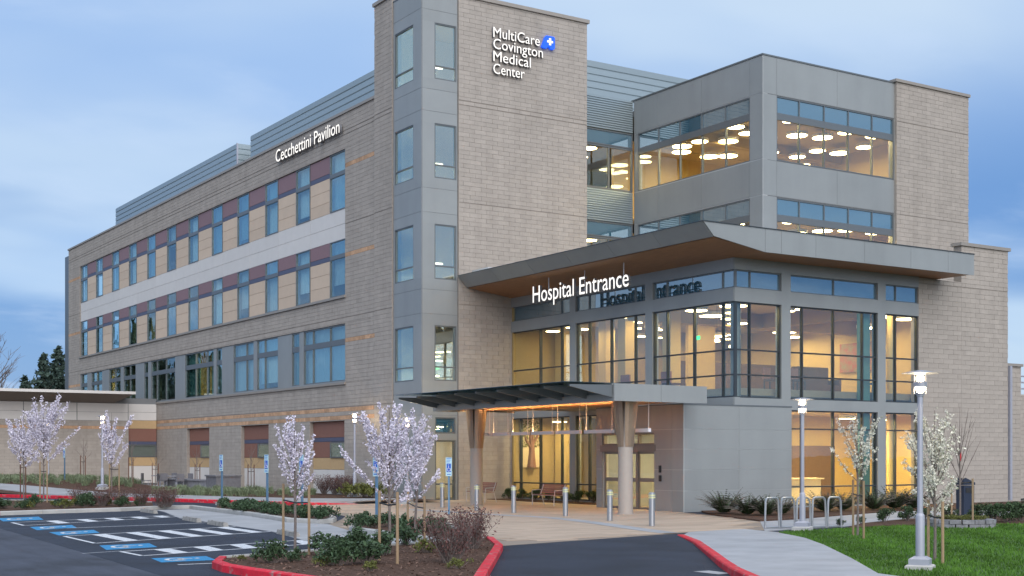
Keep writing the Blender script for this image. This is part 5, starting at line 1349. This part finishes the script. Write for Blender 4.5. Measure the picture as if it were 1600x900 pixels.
# stakes: two posts and a strap for every young tree
def stake_pair(a, b, za, zb_, h, m, what, r=0.028, tie=0.75):
    for p, z, w in ((a, za, 'left'), (b, zb_, 'right')):
        o = thing('tree_stake', 'wooden stake on the ' + w + ' of ' + what, 'stake', (*p, z), 0, 'tree stakes')
        MB().tube([(0, 0, -0.05), (0, 0, h)], r, 8).build('post', m, o)
        if w == 'left':
            dx, dy, dz = b[0] - a[0], b[1] - a[1], zb_ - za
            MB().tube([(0, 0, h * tie), (dx * 0.5, dy * 0.5, h * tie - 0.03), (dx, dy, h * tie + dz)], 0.016, 5).build('strap', M['rubber'], o)
stake_pair((11.18, 21.97), (11.05, 21.02), 0.1, 0.1, 1.28, M['stake'], 'the largest pink blossom tree', tie=0.83)
stake_pair((15.42, 28.79), (14.04, 25.45), 0.1, 0.1, 1.05, M['stake'], 'the blossom tree beside the brown bush')
stake_pair((10.91, 25.78), (10.69, 24.0), 0.1, 0.1, 1.35, M['stake'], 'the slim blossom tree at the island end')
stake_pair((13.55, 57.68), (13.8, 57.52), 0.1, 0.1, 1.75, M['stake'], 'the wide blossom tree in the left strip')
stake_pair((14.49, 65.48), (14.7, 65.35), 0.1, 0.1, 1.9, M['stake_d'], 'the blossom tree near the left edge')
stake_pair((15.77, 55.34), (15.67, 53.65), 0.1, 0.1, 1.6, M['stake'], 'the slim blossom tree by the street lamp', tie=0.88)
stake_pair((25.23, 23.61), (24.27, 22.38), 0.03, 0.03, 1.4, M['stake'], 'the smaller white blossom tree')
stake_pair((20.49, 17.27), (19.98, 16.51), 0.03, 0.03, 1.15, M['stake'], 'the taller white blossom tree')
stake_pair((34.44, 28.11), (30.76, 24.39), 0.1, 0.15, 1.25, M['stake'], 'the bare tree in the stone ring', tie=0.92)
for (p, q, d, w) in (((0.298, 0.996), (0.301, 0.995), 77, 'the sapling at the corner window'), ((0.313, 0.987), (0.317, 0.985), 85, 'the sapling behind the patio'), ((0.34, 0.97), (0.343, 0.968), 77, 'the sapling before the farthest opening'), ((0.373, 0.948), (0.377, 0.946), 73, 'the sapling before the middle opening'), ((0.268, 1.016), (0.271, 1.014), 82, 'the sapling before the low building')):
    a, b = (p[0] * d, p[1] * d), (q[0] * d, q[1] * d)
    stake_pair(a, b, hh(*a), hh(*b), 1.45, M['stake_d'], w)

# ------------------------------------------------------------------ shrubs
ORD = ('first', 'second', 'third', 'fourth', 'fifth', 'sixth', 'seventh', 'eighth', 'ninth', 'tenth', 'eleventh', 'twelfth', 'thirteenth', 'fourteenth', 'fifteenth', 'sixteenth', 'seventeenth', 'eighteenth', 'nineteenth', 'twentieth', 'twenty-first', 'twenty-second', 'twenty-third', 'twenty-fourth')
def shrub_mesh(seed, r0, h, n, size, m, kind='leafy'):
    r = random.Random(seed); mb = MB(); st = MB()
    if kind == 'leafy':
        ncl = 14
        cl = [Vector((r.gauss(0, 0.42) * r0, r.gauss(0, 0.42) * r0, h * r.uniform(0.3, 0.85))) for _ in range(ncl)]
        for c in cl: st.tube([(c.x * 0.2, c.y * 0.2, 0), (c.x * 0.7, c.y * 0.7, c.z * 0.6), tuple(c)], [0.012, 0.009, 0.005], 4, False)
        for _ in range(n):
            c = r.choice(cl); o = Vector((r.gauss(0, 1), r.gauss(0, 1), r.gauss(0, 0.8))).normalized() * (r0 * 0.34 * r.random() ** 0.45)
            p = c + o
            if p.z < 0.02: p.z = 0.03 + 0.05 * r.random()
            leaf_quad(mb, p, size * r.uniform(0.7, 1.3), r, r.random(), 1.0, 0.42)
    elif kind == 'fern':
        for k in range(n):
            a = r.random() * 6.28; l = r0 * r.uniform(0.7, 1.15); e = r.uniform(0.5, 1.3)
            p = branch_path((0.05 * cos(a), 0.05 * sin(a), 0.02), (cos(a), sin(a), e * 1.7), l * 1.15, r, -0.5, 5, 0.05)
            st.tube(p, [0.006] * 5 + [0.002], 3, False)
            for i in range(1, 6):
                d = (p[i] - p[i - 1]).normalized(); s_ = d.cross(Vector((0, 0, 1))).normalized()
                for sg in (-1, 1):
                    w = size * (1.1 - i * 0.15)
                    q = p[i - 1].lerp(p[i], 0.5)
                    mb.face([q - d * w * 0.3, q + s_ * sg * w + d * w * 0.3 - Vector((0, 0, w * 0.2)), q + d * w * 0.45], r.random())
                    mb.face([p[i] - d * w * 0.3, p[i] + s_ * sg * w * 0.8 + d * w * 0.3 - Vector((0, 0, w * 0.2)), p[i] + d * w * 0.4], r.random())
    elif kind == 'twig':
        for k in range(n):
            a = r.random() * 6.28; rr = r0 * 0.25 * r.random()
            p = branch_path((rr * cos(a), rr * sin(a), 0), (cos(a) * r0, sin(a) * r0, h * r.uniform(0.8, 1.6)), h * r.uniform(0.7, 1.05), r, 0.15, 5, 0.13)
            st.tube(p, [0.008, 0.007, 0.006, 0.005, 0.004, 0.003], 4, False)
            for i in range(2, 6):
                for _ in range(5):
                    b = p[i] + Vector((r.gauss(0, 0.05), r.gauss(0, 0.05), r.gauss(0, 0.05))); leaf_quad(mb, b, size * r.uniform(0.5, 1.2), r, r.random(), 0, 0.4)
    elif kind == 'tuft':
        for k in range(n):
            a = r.random() * 6.28; l = h * r.uniform(0.7, 1.1); w = size
            b = Vector((r.gauss(0, 0.2) * r0, r.gauss(0, 0.2) * r0, 0)); d = Vector((cos(a), sin(a), 0)); s_ = Vector((-sin(a), cos(a), 0))
            m1 = b + d * r0 * 0.35 + Vector((0, 0, l * 0.7)); e = b + d * r0 * r.uniform(0.7, 1.1) + Vector((0, 0, l * r.uniform(0.6, 1.0)))
            t_ = r.random(); mb.face([b - s_ * w, b + s_ * w, m1 + s_ * w * 0.7, m1 - s_ * w * 0.7], t_); mb.face([m1 - s_ * w * 0.7, m1 + s_ * w * 0.7, e], t_)
    return mb.mesh('foliage', m), (st.mesh('stems', M['bark']) if st.f else None)
def plant(name, label, cat, loc, meshes, s, rz, group):
    t = thing(name, label, cat, loc, rz, group); t.scale = (s, s, s)
    o = link('foliage', meshes[0], t)
    if meshes[1]: link('stems', meshes[1], t)
    return t
LEAFY = [shrub_mesh(100 + k, 0.42, 0.5, 620, 0.055, M['leaf']) for k in range(3)]
OLIVE = [shrub_mesh(110 + k, 0.35, 0.35, 420, 0.045, M['leaf_y']) for k in range(2)]
FERN = [shrub_mesh(120 + k, 0.66, 0.6, 85, 0.11, M['fern'], 'fern') for k in range(3)]
DENSE = [shrub_mesh(130 + k, 0.5, 0.7, 900, 0.055, M['fern']) for k in range(3)]
TWIG = [shrub_mesh(140 + k, 0.55, 0.95, 75, 0.035, M['twig'], 'twig') for k in range(2)]
SEDGE = [shrub_mesh(150 + k, 0.4, 0.5, 90, 0.012, M['sedge'], 'tuft') for k in range(3)]
BIGO = shrub_mesh(170, 0.5, 0.8, 800, 0.06, M['leaf_y'])
rs = random.Random(77)
GI = 'evergreen shrubs in the foreground island'
for (x, y), s, kk, lab in (((9.32, 22.46), 0.8, 0, 'glossy green shrub at the foot of the slim blossom tree'), ((9.75, 22.53), 0.5, 1, 'small green shrub between two stakes at the island end'),
        ((10.9, 23.66), 0.95, 2, 'green shrub right of the slim blossom tree stakes'), ((10.06, 21.32), 0.85, 0, 'green shrub lowest in front of the shrub cluster'),
        ((11.53, 23.66), 1.0, 1, 'tall green shrub left of the largest blossom tree'), ((10.59, 21.31), 0.95, 2, 'green shrub with reddish stems in front of the dark stake'),
        ((11.84, 23.06), 0.9, 0, 'green shrub around the foot of the largest blossom tree'), ((13.58, 25.5), 1.0, 1, 'green shrub right of the largest blossom tree stakes')):
    plant('evergreen_shrub', lab, 'shrub', (x, y, 0.1), LEAFY[kk], s, rs.random() * 6, GI)
for (x, y), s, kk, lab in (((9.99, 19.97), 0.5, 0, 'tiny olive plant on the bark in front of the shrubs'), ((12.88, 23.21), 0.8, 1, 'olive low plant left of the brown bush'), ((11.47, 19.63), 0.5, 0, 'small yellow green plant at the foot of the brown bush'),
        ((9.83, 21.47), 0.55, 1, 'small olive plant left of the shrub cluster'), ((9.04, 23.34), 0.3, 0, 'tiny plant near the pale kerb of the island')):
    plant('olive_plant', lab, 'plant', (x, y, 0.1), OLIVE[kk], s, rs.random() * 6, 'low olive plants in the island')
for (x, y), s, kk, lab in (((11.99, 20.75), 1.0, 0, 'reddish brown leafless bush in the middle of the island right side'), ((14.19, 23.68), 0.92, 1, 'reddish brown leafless bush by the red kerb behind its twin')):
    plant('brown_bush', lab, 'bush', (x, y, 0.1), TWIG[kk], s, rs.random() * 6, 'brown bushes in the island')
# second strip and long strip beside the walkway
q_ = 0
for (x, y) in ((15.7, 32.06), (16.58, 33.46), (16.39, 32.38), (16.8, 32.51), (16.67, 31.44), (16.54, 30.43), (16.55, 29.72), (16.38, 28.82)):
    plant('evergreen_shrub', 'low green shrub in the short strip beside the plaza, ' + ORD[q_] + ' from its left end', 'shrub', (x, y, 0.1), LEAFY[q_ % 3], 0.75, rs.random() * 6, 'low shrubs in the short strip'); q_ += 1
for k in range(24):
    f = k / 23; a, b = (17.59, 46.93), (16.86, 36.83)
    x, y = a[0] + (b[0] - a[0]) * f + rs.uniform(-0.3, 0.5), a[1] + (b[1] - a[1]) * f + rs.uniform(-0.2, 0.2)
    plant('evergreen_shrub', 'low green shrub in the long strip by the walkway, ' + ORD[k] + ' from its left end', 'shrub', (x, y, 0.1), LEAFY[k % 3], 0.78, rs.random() * 6, 'low shrubs in the long strip')
for k in range(19):
    f = k / 18
    a, b = (10.15, 48.96), (15.87, 51.04)
    x, y = a[0] + (b[0] - a[0]) * f + rs.uniform(-0.5, 0.5), a[1] + (b[1] - a[1]) * f + rs.uniform(0.4, 5.2) * (1 - f * 0.75)
    plant('evergreen_shrub', 'green shrub in the left strip below the blossom trees, ' + ORD[k] + ' from the photo edge', 'shrub', (x, y, 0.1), (LEAFY + OLIVE)[k % 5], rs.uniform(0.6, 1.0), rs.random() * 6, 'shrubs in the left strip')
for k, px_ in enumerate(((13.97, 53.06), (14.52, 51.91), (15.1, 51.53), (15.8, 51.08), (16.2, 50.05), (16.44, 49.89))):
    plant('twiggy_shrub', 'leafless twiggy shrub along the left strip before the red kerb, ' + ORD[k] + ' from the left', 'bush', (*px_, 0.1), TWIG[k % 2], 0.8, rs.random() * 6, 'twiggy shrubs in the left strip')
# bed along the lobby front
FL = ('large sword fern at the left end of the bed, by the grey vestibule corner', 'sword fern under the middle of the grey vestibule wall', 'sword fern behind the left hoop of the bicycle rack', 'small sword fern behind the lamp post in the rack',
      'sword fern behind the right end of the bicycle rack', 'sword fern just left of the smaller white blossom tree', 'sword fern just right of the smaller white blossom tree', 'sword fern under the narrow lobby window', 'sword fern at the foot of the lobby corner, behind the tall lamp post')
DL = ('dark shrub between the smaller white tree and the lamp post', 'dark shrub just left of the tall lamp post', 'small dark shrub behind the taller white tree', 'dark shrub behind the left side of the stone ring', 'dark shrub right of the navy bin behind the stone ring',
      'dark shrub touching the right end of the stone ring', 'dark shrub between the stone ring and the photo edge', 'dark shrub at the right edge of the photo', 'dark shrub farther back near the block wall at the right', 'tiny dark shrub at the foot of the smaller white tree', 'tiny dark shrub beside the last hoop of the bicycle rack')
for k, ((x, y), s) in enumerate((((30.87, 34.77), 1.05), ((30.88, 33.6), 0.95), ((31.05, 32.92), 0.95), ((32.2, 33.33), 0.8), ((34.96, 34.01), 1.0), ((36.32, 34.45), 0.95), ((37.69, 34.25), 1.0), ((39.25, 34.65), 1.1), ((39.85, 34.27), 1.0))):
    plant('fern', FL[k], 'fern', (x, y, 0.05), FERN[k % 3], s * 1.2, rs.random() * 6, 'sword ferns along the lobby front')
for k, ((x, y), s) in enumerate((((30.89, 27.67), 0.8), ((32.1, 27.85), 0.9), ((32.87, 27.84), 0.7), ((34.46, 28.35), 0.8), ((34.98, 27.49), 0.95), ((33.96, 26.18), 1.05), ((34.0, 25.69), 1.05), ((35.04, 25.97), 1.1), ((37.91, 28.32), 0.9), ((29.73, 27.5), 0.4), ((28.12, 26.82), 0.4))):
    plant('evergreen_shrub', DL[k], 'shrub', (x, y, 0.05), DENSE[k % 3], s * 0.76, rs.random() * 6, 'dense shrubs along the lawn edge')
for k in range(13):
    plant('olive_plant', 'low flowering yellow green plant inside the stone ring', 'plant', (cxr + 0.6 * cos(k * 2.4) * (0.4 + 0.6 * (k % 3) / 2), cyr + 0.6 * sin(k * 2.4) * (0.4 + 0.6 * (k % 3) / 2), 0.18), OLIVE[k % 2], 0.5, k, 'plants in the stone ring')
# shrubs under the lobby glass behind the benches
for k in range(9):
    plant('evergreen_shrub', 'dark shrub under the lobby glass, ' + ORD[k] + ' one counted from the sliding doors', 'shrub', (33.25, 43.4 + k * 1.1, 0.05), DENSE[k % 3], 0.72, rs.random() * 6, 'shrubs behind the benches')
# at the foot of the long wing
for k, (px_, d) in enumerate((((0.421, 0.918), 68), ((0.428, 0.914), 67.5), ((0.433, 0.91), 67), ((0.437, 0.908), 66))):
    plant('brown_bush', 'brown leafless bush at the foot of the long wing, ' + ORD[k] + ' from the left', 'bush', (px_[0] * d, px_[1] * d, 0.13), TWIG[k % 2], 1.0, k, 'brown bushes by the long wing')
for k, (px_, d) in enumerate((((0.438, 0.907), 63), ((0.446, 0.902), 62.5), ((0.449, 0.9), 62), ((0.453, 0.898), 61.5))):
    plant('olive_shrub', 'olive green shrub beside the lamp by the long wing, ' + ORD[k] + ' from the left', 'shrub', (px_[0] * d, px_[1] * d, 0.13), BIGO, 1.05, k, 'olive shrubs by the long wing')
sd = MB(); made = 0; tries = 0
while made < 330 and tries < 5000:
    tries += 1
    if tries % 5 < 2: d, px_ = rs.uniform(64.5, 72.5), 240 + 250 * rs.random()
    else: d, px_ = rs.uniform(73.0, 86.5), -20 + 240 * rs.random()
    t_ = (px_ - 800) / 2094.35
    x, y = d * (0.5391 + 0.8423 * t_), d * (0.8423 - 0.5391 * t_)
    if x > 28.8 or y > 90.3 or inside((x, y), hi_ + lo_[::-1]) or inside((x, y), hi2 + lo2[::-1]) or inside((x, y), pt_): continue
    if x < 18.2 - (y - 61) * 0.45 + 0.5: continue
    me = SEDGE[made % 3][0]; s_, ca = rs.uniform(0.5, 0.95), rs.random() * 6.28; c_, n_s = cos(ca) * s_, sin(ca) * s_
    z0 = hh(x, y) - 0.03; i0 = len(sd.v)
    sd.v += [(x + v.co.x * c_ - v.co.y * n_s, y + v.co.x * n_s + v.co.y * c_, z0 + v.co.z * s_) for v in me.vertices]
    for p in me.polygons: sd.f.append(tuple(i0 + k for k in p.vertices)); sd.t.append(min(1, max(0, 0.5 + rs.uniform(-0.5, 0.5))))
    made += 1
sd.build('sedge_grass', M['sedge'], None, kind='stuff')
# lawn blades
gb = MB(); n_ = 0; rg = random.Random(3)
while n_ < 42000:
    d = 14 + 26 * rg.random() ** 0.8; px_ = 1180 + 450 * rg.random(); t_ = (px_ - 800) / 2094.35
    x, y = d * (0.5391 + 0.8423 * t_), d * (0.8423 - 0.5391 * t_)
    n_ += 1
    if not inside((x, y), lawn_poly): continue
    a = rg.random() * 6.28; w = 0.014; l = rg.uniform(0.03, 0.075); c_, s_ = cos(a) * w, sin(a) * w
    lx, ly = rg.gauss(0, 0.02), rg.gauss(0, 0.02)
    band_ = 0.5 + 0.28 * math.sin((x * 0.8 - y * 0.6) * 3.3) + 0.15 * math.sin(x * 1.9 + y * 2.3)
    gb.face([(x - c_, y - s_, 0.033), (x + c_, y + s_, 0.033), (x + lx, y + ly, 0.033 + l)], min(1, max(0, band_ * 0.7 + 0.3 * rg.random())))
gb.build('grass_blades', M['blade'], None, kind='stuff')
# bark chips on the island
ch_ = MB(); rg = random.Random(9)
k = 0
while k < 5200:
    x, y = rg.uniform(8, 18), rg.uniform(17, 29); k += 1
    if not inside((x, y), inn): continue
    leaf_quad(ch_, (x, y, 0.112 + 0.01 * rg.random()), rg.uniform(0.02, 0.05), rg, rg.random(), 3.0, 0.4)
ch_.build('bark_chips', mat('bark chip', (0.16, 0.095, 0.07), 0.95, attr=0.5), None, kind='stuff')
rb_ = random.Random(21)
# ------------------------------------------------------------------ conifers and a bare tree beyond the low building
def conifer(label, loc, h, seed):
    r = random.Random(seed); t = thing('conifer_tree', label, 'tree', loc, 0, 'dark conifers beyond the low building')
    MB().tube([(0, 0, 0), (0, 0, h * 0.5), (0, 0, h)], [h * 0.018, h * 0.01, 0.03], 7).build('trunk', M['bark'], t)
    cr = MB(); z = h * 0.12
    while z < h * 0.985:
        f = 1 - z / h; R_ = h * 0.36 * f ** 0.85 * r.uniform(0.75, 1.2) + 0.15
        for k in range(int(7 + 9 * f)):
            a = r.random() * 6.28; l = R_ * r.uniform(0.55, 1.1); dz = -l * r.uniform(0.05, 0.45)
            for q in range(int(3 + l * 2.4)):
                s = r.random() ** 0.7; p = Vector((cos(a) * l * s, sin(a) * l * s, z + dz * s + r.gauss(0, 0.12)))
                leaf_quad(cr, p, 0.5 * (1.1 - 0.4 * s), r, r.random(), 0.6, 0.5)
        z += h * 0.022
    cr.build('crown', M['needle'], t, kind='stuff')
    return t
for (p, d, h, lab) in (((0.233, 1.038), 165, 12.0, 'smaller dark conifer left of the tall pair beyond the low roof'), ((0.245, 1.03), 175, 15.6, 'tall dark conifer with broad crown next to the hospital wing end'), ((0.254, 1.025), 178, 16.8, 'tallest dark conifer right against the end of the long wing'), ((0.223, 1.045), 150, 7.8, 'short dark conifer farthest left beyond the low roof')):
    conifer(lab, (p[0] * d, p[1] * d, 0), h, int(d + h))
cproto = [o for o in COL.objects if o.name.startswith('conifer_tree')][0]
for k in range(14):                                    # the wood across the road, mirrored in the wing windows
    c = copy_tree(cproto); c.location = (-26 + 3.4 * k + rb_.uniform(-1, 1), 232 - 5.2 * k + rb_.uniform(-9, 9), 0); c.scale = (1.5, 1.5, rb_.uniform(1.35, 1.8)); c.rotation_euler = (0, 0, k)
    c['label'] = 'tall dark conifer in the wood across the road, mirrored in the wing windows'; c['group'] = 'conifers across the road'
bt = thing('bare_tree', 'large leafless tree at the left edge beyond the low building', 'tree', (0.214 * 120, 1.05 * 120, 0))
rb = random.Random(12); b1 = MB(); b2 = MB()
b1.tube([(0, 0, 0), (0.1, 0, 4), (0, 0.1, 8), (0.1, 0, 13.5)], [0.28, 0.22, 0.14, 0.02], 7); b1.build('trunk', M['bark'], bt)
for k in range(46):
    z = rb.uniform(3.5, 12); a = rb.random() * 6.28; l = (14.5 - z) * rb.uniform(0.35, 0.6)
    p = branch_path((0, 0, z), (cos(a), sin(a), 1.0), l, rb, 0.3, 6, 0.12); b2.tube(p, [0.05, 0.04, 0.035, 0.03, 0.02, 0.015, 0.01], 4, False)
    for q in range(7):
        i = rb.randint(1, 5); a2 = a + rb.uniform(-1.3, 1.3); p2 = branch_path(p[i], (cos(a2), sin(a2), 0.8), l * rb.uniform(0.2, 0.5), rb, 0.2, 4, 0.15)
        b2.tube(p2, [0.02, 0.017, 0.014, 0.012, 0.009], 3, False)
b2.build('branches', M['bark'], bt)
